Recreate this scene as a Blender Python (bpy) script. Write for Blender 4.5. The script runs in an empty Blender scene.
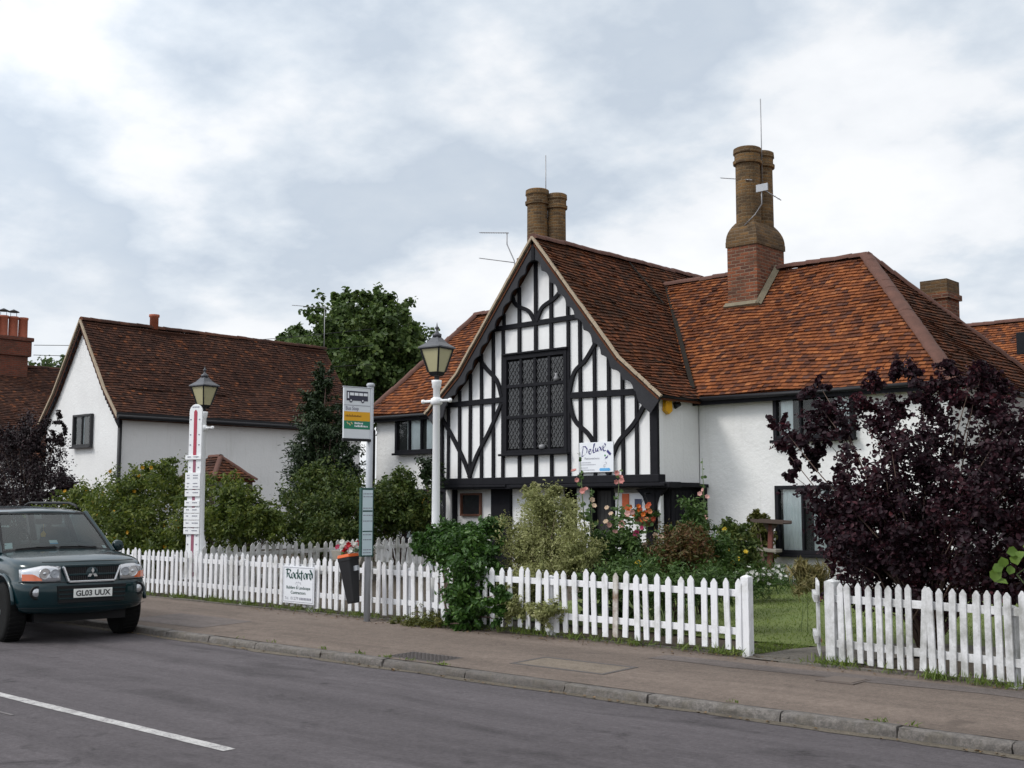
import bpy, bmesh, math, random
import numpy as np
from mathutils import Vector, Matrix
R = math.radians
scene = bpy.context.scene
COL = scene.collection
rnd = random.Random(7)

# ------------------------------------------------------------------ camera survey
FPX = 1180.0
PITCH = math.atan(121 / FPX)
EYE = 1.75
HEAD = R(47.48)

def at(px, py, Y):
    """ground survey: where the sight line of a pixel meets the wall plane at distance Y across the street"""
    x = (px - 512) / FPX
    y = (384 - py) / FPX
    f = math.cos(PITCH) - y * math.sin(PITCH)
    u = math.sin(PITCH) + y * math.cos(PITCH)
    dx = -math.cos(HEAD) * f + math.sin(HEAD) * x
    dy = math.sin(HEAD) * f + math.cos(HEAD) * x
    s = Y / dy
    return Vector((dx * s, Y, EYE + u * s))

def scale_at(p):
    return (p.x * -math.cos(HEAD) + p.y * math.sin(HEAD)) / FPX

def gz(y):
    return 0.13 + max(0.0, min(y, 20.0) - 11.6) * 0.019

# ------------------------------------------------------------------ materials
MATS = {}

class NT:
    def __init__(s, m):
        m.use_nodes = True
        s.t = m.node_tree
        s.t.nodes.clear()
    def n(s, kind, **kw):
        nd = s.t.nodes.new(kind)
        for k, v in kw.items():
            if k.startswith('i_'):
                nd.inputs[k[2:].replace('_', ' ')].default_value = v
            else:
                setattr(nd, k, v)
        return nd
    def l(s, a, b):
        s.t.links.new(a, b)
    def ramp(s, fac, stops):
        r = s.n('ShaderNodeValToRGB')
        e = r.color_ramp.elements
        while len(e) < len(stops):
            e.new(0.5)
        for el, (p, c) in zip(e, stops):
            el.position = p
            el.color = (c[0], c[1], c[2], 1)
        s.l(fac, r.inputs[0])
        return r.outputs[0]
    def noise(s, vec, scale, detail=4, rough=0.6, dist=0.0):
        q = s.n('ShaderNodeTexNoise')
        q.inputs['Scale'].default_value = scale
        q.inputs['Detail'].default_value = detail
        q.inputs['Roughness'].default_value = rough
        q.inputs['Distortion'].default_value = dist
        if vec is not None:
            s.l(vec, q.inputs['Vector'])
        return q.outputs['Fac']
    def mix(s, fac, a, b, mode='MIX'):
        q = s.n('ShaderNodeMix', data_type='RGBA', blend_type=mode)
        for sock, v in ((q.inputs[0], fac), (q.inputs[6], a), (q.inputs[7], b)):
            if hasattr(v, 'links'):
                s.l(v, sock)
            else:
                sock.default_value = v if not isinstance(v, tuple) else (v[0], v[1], v[2], 1)
        return q.outputs[2]
    def math(s, op, a, b=None, clamp=False):
        q = s.n('ShaderNodeMath', operation=op, use_clamp=clamp)
        for sock, v in ((q.inputs[0], a), (q.inputs[1], b)):
            if v is None:
                continue
            if hasattr(v, 'links'):
                s.l(v, sock)
            else:
                sock.default_value = v
        return q.outputs[0]
    def obj(s):
        return s.n('ShaderNodeTexCoord').outputs['Object']
    def pos(s):
        return s.n('ShaderNodeNewGeometry').outputs['Position']
    def island(s):
        return s.n('ShaderNodeNewGeometry').outputs['Random Per Island']
    def bump(s, h, strength=0.5, dist=0.02):
        b = s.n('ShaderNodeBump')
        b.inputs['Strength'].default_value = strength
        b.inputs['Distance'].default_value = dist
        s.l(h, b.inputs['Height'])
        return b.outputs[0]
    def out(s, color, rough=0.7, normal=None, metallic=0.0, coat=0.0, spec=0.5, extra=None):
        p = s.n('ShaderNodeBsdfPrincipled')
        if hasattr(color, 'links'):
            s.l(color, p.inputs['Base Color'])
        else:
            p.inputs['Base Color'].default_value = (color[0], color[1], color[2], 1)
        if hasattr(rough, 'links'):
            s.l(rough, p.inputs['Roughness'])
        else:
            p.inputs['Roughness'].default_value = rough
        p.inputs['Metallic'].default_value = metallic
        p.inputs['Coat Weight'].default_value = coat
        p.inputs['Coat Roughness'].default_value = 0.04
        p.inputs['Specular IOR Level'].default_value = spec
        if normal is not None:
            s.l(normal, p.inputs['Normal'])
        o = s.n('ShaderNodeOutputMaterial')
        s.l(p.outputs[0], o.inputs[0])
        return p

def newmat(name):
    m = bpy.data.materials.new(name)
    MATS[name] = m
    return m, NT(m)

def plain(name, c, rough=0.6, var=0.25, scale=12, metallic=0.0, coat=0.0, bump=0.0, spec=0.5):
    m, t = newmat(name)
    nz = t.noise(t.obj(), scale, 5)
    col = t.mix(nz, tuple(x * (1 - var) for x in c), tuple(min(1, x * (1 + var)) for x in c))
    nrm = t.bump(t.noise(t.obj(), scale * 6, 3), bump, 0.01) if bump else None
    t.out(col, rough, nrm, metallic, coat, spec)
    return m

def render_wall(name, c, grime, bmp=0.28):
    m, t = newmat(name)
    ps = t.pos()
    a = t.noise(ps, 0.9, 6, 0.65)
    b = t.noise(ps, 14, 5, 0.7)
    mp = t.n('ShaderNodeMapping')
    mp.inputs['Scale'].default_value = (7, 7, 0.5)
    t.l(ps, mp.inputs['Vector'])
    s = t.noise(mp.outputs[0], 1.0, 5, 0.7)
    col = t.mix(t.ramp(a, [(0.35, (0, 0, 0)), (0.7, (1, 1, 1))]), c, tuple(x * 0.92 for x in c))
    col = t.mix(t.ramp(s, [(0.56, (0, 0, 0)), (0.8, (grime,) * 3)]), col, (0.42, 0.41, 0.37))
    h = t.math('ADD', t.math('MULTIPLY', b, 0.7), t.math('MULTIPLY', t.noise(ps, 3.5, 3), 0.9))
    t.out(col, 0.9, t.bump(h, bmp, 0.05), spec=0.2)
    return m

def roof_mat(name, stops, lichen, lcol, edge=0.5):
    m, t = newmat(name)
    ps = t.pos()
    col = t.ramp(t.island(), stops)
    big = t.noise(ps, 0.55, 6, 0.7, 0.4)
    col = t.mix(t.ramp(big, [(0.40, (0, 0, 0)), (0.70, (lichen,) * 3)]), col, lcol, 'MULTIPLY')
    col = t.mix(t.ramp(t.noise(ps, 2.1, 5, 0.7), [(0.5, (0, 0, 0)), (0.72, (0.6,) * 3)]), col, (0.5, 0.45, 0.46), 'MULTIPLY')
    fine = t.noise(ps, 9, 6, 0.75)
    col = t.mix(t.ramp(fine, [(0.45, (0, 0, 0)), (0.75, (edge,) * 3)]), col, (0.035, 0.026, 0.022))
    spot = t.noise(ps, 4.2, 3, 0.5)
    col = t.mix(t.ramp(spot, [(0.7, (0, 0, 0)), (0.78, (0.35,) * 3)]), col, (0.24, 0.22, 0.17))
    t.out(col, 0.92, t.bump(t.noise(ps, 40, 4), 0.5, 0.012), spec=0.15)
    return m

def brick_mat(name, c1, c2, mortar, round_r=None, sc=1.0, dirt=(0.05, 0.045, 0.035), damt=0.6):
    m, t = newmat(name)
    o = t.obj()
    sp = t.n('ShaderNodeSeparateXYZ')
    t.l(o, sp.inputs[0])
    if round_r:
        u = t.math('MULTIPLY', t.math('ARCTAN2', sp.outputs[1], sp.outputs[0]), round_r)
    else:
        u = t.math('ADD', sp.outputs[0], sp.outputs[1])
    cb = t.n('ShaderNodeCombineXYZ')
    t.l(u, cb.inputs[0])
    t.l(sp.outputs[2], cb.inputs[1])
    b = t.n('ShaderNodeTexBrick')
    b.inputs['Scale'].default_value = sc
    b.inputs['Brick Width'].default_value = 0.225
    b.inputs['Row Height'].default_value = 0.075
    b.inputs['Mortar Size'].default_value = 0.012
    b.inputs['Mortar Smooth'].default_value = 0.4
    b.inputs['Color1'].default_value = (*c1, 1)
    b.inputs['Color2'].default_value = (*c2, 1)
    b.inputs['Mortar'].default_value = (*mortar, 1)
    jit = t.n('ShaderNodeVectorMath', operation='ADD')
    jn = t.n('ShaderNodeTexNoise')
    jn.inputs['Scale'].default_value = 6
    t.l(o, jn.inputs['Vector'])
    js = t.n('ShaderNodeVectorMath', operation='SCALE')
    js.inputs['Scale'].default_value = 0.022
    t.l(jn.outputs['Color'], js.inputs[0])
    t.l(cb.outputs[0], jit.inputs[0])
    t.l(js.outputs[0], jit.inputs[1])
    t.l(jit.outputs[0], b.inputs['Vector'])
    d = t.noise(t.pos(), 2.3, 6, 0.7)
    col = t.mix(t.ramp(d, [(0.4, (0, 0, 0)), (0.7, (damt,) * 3)]), b.outputs['Color'], dirt)
    col = t.mix(t.math('MULTIPLY', t.noise(t.pos(), 25, 4), 0.5), col, tuple(x * 0.5 for x in c1))
    h = t.math('ADD', t.math('MULTIPLY', b.outputs['Fac'], -1.0), t.noise(o, 30, 4))
    t.out(col, 0.93, t.bump(h, 0.7, 0.02), spec=0.15)
    return m

def leaf_mat(name, stops, trans=0.25, rough=0.5, clump=2.6):
    m, t = newmat(name)
    fac = t.math('ADD', t.math('MULTIPLY', t.island(), .62), t.math('SUBTRACT', t.math('MULTIPLY', t.noise(t.pos(), clump, 3, .6), 1.1), .36), True)
    col = t.ramp(fac, stops)
    p = t.n('ShaderNodeBsdfPrincipled')
    t.l(col, p.inputs['Base Color'])
    p.inputs['Roughness'].default_value = rough
    p.inputs['Specular IOR Level'].default_value = 0.3
    tr = t.n('ShaderNodeBsdfTranslucent')
    t.l(col, tr.inputs[0])
    mx = t.n('ShaderNodeMixShader')
    mx.inputs[0].default_value = trans
    t.l(p.outputs[0], mx.inputs[1])
    t.l(tr.outputs[0], mx.inputs[2])
    o = t.n('ShaderNodeOutputMaterial')
    t.l(mx.outputs[0], o.inputs[0])
    return m

def glass_mat(name, tint, rough=0.03, see=0.6, ior=1.5):
    m, t = newmat(name)
    tr = t.n('ShaderNodeBsdfTransparent')
    tr.inputs[0].default_value = (*tint, 1)
    df = t.n('ShaderNodeBsdfPrincipled')
    df.inputs['Base Color'].default_value = (tint[0] * 0.12, tint[1] * 0.12, tint[2] * 0.12, 1)
    df.inputs['Roughness'].default_value = rough
    m1 = t.n('ShaderNodeMixShader')
    m1.inputs[0].default_value = 1 - see
    t.l(tr.outputs[0], m1.inputs[1])
    t.l(df.outputs[0], m1.inputs[2])
    gl = t.n('ShaderNodeBsdfGlossy')
    gl.inputs['Roughness'].default_value = rough
    bp = t.bump(t.noise(t.pos(), 2.0, 2), 0.08, 0.05)
    t.l(bp, gl.inputs['Normal'])
    fr = t.n('ShaderNodeFresnel')
    fr.inputs[0].default_value = ior
    m2 = t.n('ShaderNodeMixShader')
    t.l(fr.outputs[0], m2.inputs[0])
    t.l(m1.outputs[0], m2.inputs[1])
    t.l(gl.outputs[0], m2.inputs[2])
    o = t.n('ShaderNodeOutputMaterial')
    t.l(m2.outputs[0], o.inputs[0])
    return m

def asphalt(name, c, stain, patch, fine=160):
    m, t = newmat(name)
    ps = t.pos()
    f = t.noise(ps, fine, 3, 0.8)
    g = t.noise(ps, 45, 4, 0.7)
    v = t.n('ShaderNodeTexVoronoi')
    v.inputs['Scale'].default_value = 110
    t.l(ps, v.inputs['Vector'])
    spk = t.ramp(v.outputs['Distance'], [(0.12, (1, 1, 1)), (0.3, (0, 0, 0))])
    col = t.mix(t.ramp(f, [(0.3, (0, 0, 0)), (0.7, (1, 1, 1))]), tuple(x * 0.7 for x in c), tuple(x * 1.75 for x in c))
    col = t.mix(t.math('MULTIPLY', spk, 0.22), col, tuple(min(1, x * 2.6) for x in c))
    mp = t.n('ShaderNodeMapping')
    mp.inputs['Scale'].default_value = (0.35, 0.9, 1)
    t.l(ps, mp.inputs['Vector'])
    s1 = t.noise(mp.outputs[0], 1.2, 6, 0.65, 0.6)
    col = t.mix(t.ramp(s1, [(0.52, (0, 0, 0)), (0.72, (stain,) * 3)]), col, tuple(x * 0.5 for x in c))
    s2 = t.noise(ps, 0.33, 5, 0.6)
    col = t.mix(t.ramp(s2, [(0.4, (0, 0, 0)), (0.7, (patch,) * 3)]), col, tuple(x * 1.35 for x in c))
    s3 = t.noise(ps, 2.3, 2, 0.4)
    col = t.mix(t.ramp(s3, [(0.7, (0, 0, 0)), (0.78, (stain * 0.8,) * 3)]), col, tuple(x * 0.45 for x in c))
    mp2 = t.n('ShaderNodeMapping')
    mp2.inputs['Scale'].default_value = (0.10, 1.7, 1)
    t.l(ps, mp2.inputs['Vector'])
    col = t.mix(1.0, col, t.ramp(t.noise(mp2.outputs[0], 1.0, 6, 0.7), [(0.36, (0.72,) * 3), (0.62, (1.0,) * 3)]), 'MULTIPLY')
    bl_ = t.noise(ps, 1.1, 5, 0.72, 1.2)
    col = t.mix(1.0, col, t.ramp(bl_, [(0.60, (1.0,) * 3), (0.70, (1 - stain * .45,) * 3)]), 'MULTIPLY')
    m1 = t.noise(ps, 26, 4, 0.75)
    col = t.mix(t.ramp(m1, [(0.35, (0.65,) * 3), (0.65, (1.3,) * 3)]), (0, 0, 0), col) if False else t.mix(1.0, col, t.ramp(m1, [(0.3, (0.62,) * 3), (0.7, (1.0,) * 3)]), 'MULTIPLY')
    col = t.mix(1.0, col, t.ramp(t.noise(ps, 7, 5, 0.7), [(0.3, (0.78,) * 3), (0.7, (1.0,) * 3)]), 'MULTIPLY')
    h = t.math('ADD', f, t.math('MULTIPLY', g, 0.6))
    t.out(col, 0.88, t.bump(h, 0.6, 0.012), spec=0.2)
    return m

def fence_paint(name, c, dirt, amt):
    m, t = newmat(name)
    ps = t.pos()
    mp = t.n('ShaderNodeMapping')
    mp.inputs['Scale'].default_value = (30, 30, 3)
    t.l(ps, mp.inputs['Vector'])
    gr = t.noise(mp.outputs[0], 1, 6, 0.7)
    d = t.noise(ps, 3.2, 6, 0.7)
    k = t.math('ADD', d, 0.045 + 0.125 * (amt > .8))
    col = t.mix(t.island(), tuple(x * 0.9 for x in c), c)
    col = t.mix(t.ramp(gr, [(0.5, (0, 0, 0)), (0.75, (amt * 0.8,) * 3)]), col, tuple(x * 0.6 for x in c))
    col = t.mix(t.ramp(k, [(0.56, (0, 0, 0)), (0.8, (amt,) * 3)]), col, dirt)
    t.out(col, 0.6, t.bump(gr, 0.3, 0.006), spec=0.35)
    return m

WHITE = render_wall('white_render', (0.74, 0.74, 0.735), 0.35)
GABLEWHITE = render_wall('gable_plaster', (0.78, 0.78, 0.78), 0.14, 0.15)
COTWHITE = render_wall('cottage_render', (0.72, 0.72, 0.715), 0.4)
BLACK = plain('black_timber', (0.012, 0.012, 0.015), 0.7, 0.4, 7, bump=0.4, spec=0.12)
BARGE = plain('bargeboard_paint', (0.022, 0.022, 0.026), 0.5, 0.4, 5, bump=0.3, spec=0.22)
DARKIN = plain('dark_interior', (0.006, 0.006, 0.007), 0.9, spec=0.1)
ROOF_OR = roof_mat('orange_clay_tile', [(0.0, (0.075, 0.033, 0.025)), (0.2, (0.135, 0.050, 0.026)), (0.5, (0.205, 0.069, 0.028)),
                                        (0.85, (0.275, 0.093, 0.033)), (0.95, (0.33, 0.125, 0.048)), (1.0, (0.12, 0.058, 0.045))], 0.8, (0.55, 0.52, 0.52), 0.30)
ROOF_BR = roof_mat('shaded_mossy_tile', [(0.0, (0.050, 0.026, 0.018)), (0.4, (0.095, 0.038, 0.021)), (0.8, (0.145, 0.050, 0.024)),
                                       (1.0, (0.20, 0.070, 0.03))], 0.9, (0.55, 0.60, 0.52), 0.45)  # mossy brown, with the shading of the gable slope put into the colour
ROOF_DK = roof_mat('weathered_clay_tile', [(0.0, (0.044, 0.024, 0.019)), (0.5, (0.072, 0.034, 0.024)), (0.9, (0.105, 0.046, 0.029)),
                                           (0.97, (0.15, 0.060, 0.032)), (1.0, (0.22, 0.080, 0.036))], 0.8, (0.62, 0.58, 0.58), 0.4)
RIDGE = plain('ridge_clay', (0.10, 0.045, 0.032), 0.9, 0.5, 6, bump=0.4)
MORTAR = plain('verge_mortar', (0.36, 0.29, 0.21), 0.95, 0.35, 9, bump=0.6)
LEAD = plain('lead_flashing', (0.16, 0.135, 0.09), 0.85, 0.4, 8, bump=0.5)
VALLEY = plain('valley_lead', (0.022, 0.019, 0.016), 0.9, 0.3, 8, spec=0.1)
BRICK = brick_mat('chimney_brick', (0.31, 0.10, 0.048), (0.075, 0.04, 0.034), (0.24, 0.19, 0.14), damt=.75)
SHAFT = brick_mat('shaft_brick', (0.25, 0.14, 0.056), (0.065, 0.044, 0.03), (0.20, 0.155, 0.10), 0.29, damt=.8)
SHOULDER = brick_mat('shoulder_brick', (0.20, 0.115, 0.05), (0.075, 0.05, 0.032), (0.17, 0.13, 0.09), damt=.8)
POT = plain('terracotta', (0.30, 0.085, 0.045), 0.8, 0.35, 5)
BLACKMETAL = plain('black_metal', (0.012, 0.012, 0.014), 0.5, 0.3, 10, spec=0.25)
GREYMETAL = plain('galvanised_steel', (0.36, 0.38, 0.41), 0.5, 0.15, 14)
ALU = plain('aerial_aluminium', (0.30, 0.30, 0.31), 0.5, 0.2, metallic=0.5)
POSTWHITE = plain('white_gloss_post', (0.76, 0.77, 0.78), 0.4, 0.06, 4)
FENCEW = fence_paint('white_fence_paint', (0.76, 0.76, 0.78), (0.30, 0.30, 0.25), 0.72)
FENCEG = fence_paint('weathered_fence_paint', (0.60, 0.60, 0.60), (0.21, 0.21, 0.18), 0.9)
FENCEO = fence_paint('stained_fence_paint', (0.68, 0.68, 0.69), (0.24, 0.24, 0.22), 0.85)
PEEL = fence_paint('peeling_paint', (0.6, 0.58, 0.54), (0.16, 0.09, 0.05), 1.0)
ROAD = asphalt('asphalt', (0.113, 0.101, 0.107), 0.9, 0.5)
PAVE = asphalt('pavement_tarmac', (0.184, 0.146, 0.122), 0.6, 0.5, 120)
PATHM = asphalt('path_concrete', (0.16, 0.145, 0.125), 0.4, 0.4, 90)
def granite():
    m, t = newmat('kerb_granite')
    ps = t.pos()
    f = t.noise(ps, 70, 4, 0.8)
    d = t.noise(ps, 3, 6, 0.7)
    col = t.mix(t.island(), (0.14, 0.12, 0.107), (0.22, 0.198, 0.18))
    col = t.mix(t.ramp(t.noise(ps, 18, 5, .75), [(.42, (0, 0, 0)), (.6, (.8,) * 3)]), col, (0.085, 0.075, 0.068))
    col = t.mix(t.ramp(f, [(0.4, (0, 0, 0)), (0.65, (0.8,) * 3)]), col, (0.09, 0.085, 0.08))
    col = t.mix(t.ramp(d, [(0.48, (0, 0, 0)), (0.7, (0.7,) * 3)]), col, (0.10, 0.085, 0.06))
    t.out(col, 0.85, t.bump(t.math('ADD', f, d), 0.8, 0.02))
    return m
KERB = granite()
def soilm():
    m, t = newmat('soil')
    ps = t.pos()
    a = t.noise(ps, 30, 5, 0.7)
    col = t.mix(a, (0.03, 0.022, 0.014), (0.085, 0.063, 0.04))
    t.out(col, 0.95, t.bump(a, 0.9, 0.03))
    return m
SOIL = soilm()
def lawnm():
    m, t = newmat('lawn_turf')
    ps = t.pos()
    a = t.noise(ps, 40, 5, 0.7)
    b = t.noise(ps, 1.4, 4)
    col = t.mix(a, (0.06, 0.095, 0.02), (0.14, 0.19, 0.04))
    col = t.mix(b, col, (0.10, 0.115, 0.03))
    t.out(col, 0.95, t.bump(a, 0.35, 0.02))
    return m
LAWN = lawnm()
PAINT = plain('road_paint', (0.60, 0.60, 0.57), 0.8, 0.3, 25, bump=0.3)
def worn():
    m, t = newmat('worn_road_paint')
    ps = t.pos()
    w = t.noise(ps, 60, 6, 0.8)
    w2 = t.noise(ps, 5, 5, 0.7)
    k = t.math('ADD', t.math('MULTIPLY', w, .6), t.math('MULTIPLY', w2, .4))
    col = t.mix(t.ramp(k, [(0.46, (0, 0, 0)), (0.60, (0.85,) * 3)]), (0.46, 0.45, 0.44), (0.12, 0.11, 0.115))
    t.out(col, 0.88, t.bump(w, 0.5, 0.006), spec=.2)
    return m
WORN = worn()
IRON = plain('cast_iron', (0.055, 0.045, 0.042), 0.65, 0.35, 20, bump=0.4)
SIGNW = plain('sign_white', (0.72, 0.74, 0.78), 0.4, 0.04, 3)
SIGNG = plain('sign_pale_grey', (0.62, 0.65, 0.68), 0.45, 0.05, 3)
NAVY = plain('sign_navy', (0.02, 0.02, 0.045), 0.5, 0.1)
PURPLE = plain('sign_purple', (0.035, 0.028, 0.16), 0.5, 0.1)
GREYINK = plain('sign_grey_ink', (0.22, 0.22, 0.27), 0.6, 0.1)
FAINT = plain('sign_faint_ink', (0.42, 0.43, 0.48), 0.6, 0.1)
BLUE = plain('sign_sky_blue', (0.10, 0.36, 0.66), 0.5, 0.15)
DGREEN = plain('sign_dark_green', (0.008, 0.055, 0.045), 0.5, 0.1)
GREEN = plain('sign_green', (0.0, 0.17, 0.09), 0.45, 0.1)
YELLOW = plain('sign_yellow', (0.66, 0.33, 0.0), 0.45, 0.1)
ORANGE = plain('orange_plastic', (0.62, 0.11, 0.02), 0.45, 0.1)
REDP = plain('red_paint', (0.36, 0.03, 0.06), 0.5, 0.12)
REDP2 = plain('faded_red_paint', (0.27, 0.085, 0.13), 0.6, 0.12)
WOODG = plain('grey_wood', (0.22, 0.20, 0.17), 0.85, 0.3, 8, bump=0.4)
WOODR = plain('red_brown_wood', (0.13, 0.035, 0.025), 0.7, 0.3, 8, bump=0.4)
WOODB = plain('dark_brown_wood', (0.06, 0.04, 0.032), 0.8, 0.3, 8, bump=0.4)
BASKET = plain('basket_coir', (0.12, 0.04, 0.022), 0.95, 0.4, 20, bump=0.9)
WINGLASS = glass_mat('window_glass', (0.93, 0.97, 0.97), 0.03, 0.92, 1.45)
LEADGLASS = glass_mat('leaded_glass', (0.20, 0.22, 0.23), 0.07, 0.35, 1.35)
CURTAIN = plain('net_curtain', (0.84, 0.87, 0.87), 0.95, 0.12, 6)
LEADCAME = plain('lead_came', (0.075, 0.075, 0.08), 0.6, 0.4, 5, spec=0.3)
LAMPGLASS = plain('frosted_lamp_glass', (0.40, 0.37, 0.22), 0.35, 0.10, 4)
BARK = plain('bark', (0.08, 0.06, 0.045), 0.95, 0.4, 14, bump=0.9)
TWIG = plain('twig', (0.10, 0.065, 0.05), 0.9, 0.3, 14)
STEMG = plain('green_stem', (0.10, 0.14, 0.05), 0.8, 0.3, 14)
# ------------------------------------------------------------------ mesh helpers
class MB:
    def __init__(s):
        s.v = []; s.f = []; s.mi = []; s.m = 0; s.sm = []; s.smooth = False
    def add(s, vs, fs):
        o = len(s.v)
        s.v += [tuple(p) for p in vs]
        for f in fs:
            s.f.append(tuple(i + o for i in f)); s.mi.append(s.m); s.sm.append(s.smooth)
        return s
    def box(s, x0, x1, y0, y1, z0, z1):
        p = [(x, y, z) for z in (z0, z1) for y in (y0, y1) for x in (x0, x1)]
        return s.add(p, [(0, 2, 3, 1), (4, 5, 7, 6), (0, 1, 5, 4), (2, 6, 7, 3), (0, 4, 6, 2), (1, 3, 7, 5)])
    def cbox(s, c, sx, sy, sz):
        return s.box(c[0] - sx / 2, c[0] + sx / 2, c[1] - sy / 2, c[1] + sy / 2, c[2] - sz / 2, c[2] + sz / 2)
    def prism(s, pts, ext):
        n = len(pts); e = Vector(ext)
        vs = [Vector(p) for p in pts] + [Vector(p) + e for p in pts]
        fs = [tuple(range(n)), tuple(range(2 * n - 1, n - 1, -1))]
        fs += [(i, i + n, (i + 1) % n + n, (i + 1) % n) for i in range(n)]
        return s.add(vs, fs)
    def bar(s, p, q, w, d, side=(0, 1, 0)):
        p = Vector(p); q = Vector(q); t = (q - p).normalized(); sd = Vector(side)
        a = t.cross(sd).normalized() * (w / 2); b = a.cross(t).normalized() * (d / 2)
        vs = [p - a - b, p + a - b, p + a + b, p - a + b, q - a - b, q + a - b, q + a + b, q - a + b]
        return s.add(vs, [(3, 2, 1, 0), (4, 5, 6, 7), (0, 1, 5, 4), (1, 2, 6, 5), (2, 3, 7, 6), (3, 0, 4, 7)])
    def tube(s, pts, r, n=8, cap=True):
        pts = [Vector(p) for p in pts]
        rs = r if isinstance(r, (list, tuple)) else [r] * len(pts)
        o = len(s.v); ref = Vector((0.31, 0.17, 0.93))
        for i, p in enumerate(pts):
            t = (pts[min(i + 1, len(pts) - 1)] - pts[max(i - 1, 0)]).normalized()
            a = t.cross(ref)
            if a.length < 0.05:
                a = t.cross(Vector((1, 0, 0)))
            a.normalize(); b = t.cross(a)
            for k in range(n):
                th = 2 * math.pi * k / n
                s.v.append(tuple(p + (a * math.cos(th) + b * math.sin(th)) * rs[i]))
        for i in range(len(pts) - 1):
            for k in range(n):
                s.f.append((o + i * n + k, o + (i + 1) * n + k, o + (i + 1) * n + (k + 1) % n, o + i * n + (k + 1) % n))
                s.mi.append(s.m); s.sm.append(True)
        if cap:
            for ring in (range(o + n - 1, o - 1, -1), range(o + (len(pts) - 1) * n, o + len(pts) * n)):
                s.f.append(tuple(ring)); s.mi.append(s.m); s.sm.append(False)
        return s
    def lathe(s, prof, c=(0, 0, 0), n=16, phase=0.0, smooth=True, axis='Z'):
        o = len(s.v)
        for r, z in prof:
            for k in range(n):
                th = 2 * math.pi * k / n + phase
                a, b = r * math.cos(th), r * math.sin(th)
                if axis == 'Z': p = (c[0] + a, c[1] + b, c[2] + z)
                elif axis == 'Y': p = (c[0] + a, c[1] + z, c[2] + b)
                else: p = (c[0] + z, c[1] + a, c[2] + b)
                s.v.append(p)
        for i in range(len(prof) - 1):
            for k in range(n):
                s.f.append((o + i * n + k, o + i * n + (k + 1) % n, o + (i + 1) * n + (k + 1) % n, o + (i + 1) * n + k))
                s.mi.append(s.m); s.sm.append(smooth)
        for ring, r in ((range(o + n - 1, o - 1, -1), prof[0][0]), (range(o + (len(prof) - 1) * n, o + len(prof) * n), prof[-1][0])):
            if r > 1e-5:
                s.f.append(tuple(ring)); s.mi.append(s.m); s.sm.append(False)
        return s
    def nib(s, line, O, U, W, nib, out):
        """pen strokes: a broad nib pulled along a polyline lying in the plane O + a*U + b*W"""
        O = Vector(O); U = Vector(U); W = Vector(W); out = W.cross(U).normalized() * -1.0
        if out.y > 0: out = -out
        nv = (U * nib[0] + W * nib[1]) / 2
        for i in range(len(line) - 1):
            s.lift = getattr(s, 'lift', 0) + 0.0001
            o2 = O + out * s.lift
            p = o2 + U * line[i][0] + W * line[i][1]; q = o2 + U * line[i + 1][0] + W * line[i + 1][1]
            s.add([p - nv, p + nv, q + nv, q - nv], [(0, 1, 2, 3)])
        return s
    def text(s, body, O, U, W, size, bold=0.0, shear=0.0, width=None, align='LEFT'):
        cu = bpy.data.curves.new('writing', 'FONT')
        cu.body = body; cu.size = size; cu.offset = bold; cu.shear = shear; cu.align_x = align
        cu.resolution_u = 3
        ob = bpy.data.objects.new('writing', cu)
        me = bpy.data.meshes.new_from_object(ob)
        xs = [v.co.x for v in me.vertices]
        k = 1.0
        if width and xs:
            k = width / max(1e-4, max(xs) - min(xs))
        O = Vector(O); U = Vector(U).normalized(); W = Vector(W).normalized()
        s.add([O + U * (v.co.x * k) + W * v.co.y for v in me.vertices], [tuple(p.vertices) for p in me.polygons])
        bpy.data.objects.remove(ob); bpy.data.curves.remove(cu); bpy.data.meshes.remove(me)
        return s

def wloc(o):
    p = Vector((0, 0, 0))
    while o is not None:
        p += o.location; o = o.parent
    return p

def build(name, mb, mats, parent=None, local=False, bev=0.0, label=None, origin=None, recalc=True):
    me = bpy.data.meshes.new(name)
    off = Vector((0, 0, 0))
    if not local:
        off = origin if origin is not None else (wloc(parent) if parent else Vector((0, 0, 0)))
    me.from_pydata([(p[0] - off[0], p[1] - off[1], p[2] - off[2]) for p in mb.v], [], mb.f)
    mats = mats if isinstance(mats, (list, tuple)) else [mats]
    for m in mats:
        me.materials.append(m)
    me.polygons.foreach_set('material_index', mb.mi)
    me.polygons.foreach_set('use_smooth', mb.sm)
    if recalc and 1 < len(mb.f) < 4000:
        b = bmesh.new(); b.from_mesh(me); bmesh.ops.recalc_face_normals(b, faces=b.faces); b.to_mesh(me); b.free()
    me.update()
    o = bpy.data.objects.new(name, me)
    COL.objects.link(o)
    if parent:
        o.parent = parent
        if origin is not None:
            o.location = Vector(origin) - wloc(parent)
    elif origin is not None:
        o.location = origin
    if bev:
        md = o.modifiers.new('edge', 'BEVEL'); md.width = bev; md.segments = 2; md.limit_method = 'ANGLE'
    if label:
        o['label'] = label
    return o

def thing(name, label, cat, loc=(0, 0, 0), rz=0.0, group=None):
    o = bpy.data.objects.new(name, None)
    COL.objects.link(o)
    o.location = loc; o.rotation_euler = (0, 0, rz); o.empty_display_size = 0.2
    return tag(o, label, cat, group)

def tag(o, label=None, cat=None, group=None, kind=None):
    if label: o['label'] = label
    if cat: o['category'] = cat
    if group: o['group'] = group
    if kind: o['kind'] = kind
    return o

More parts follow.
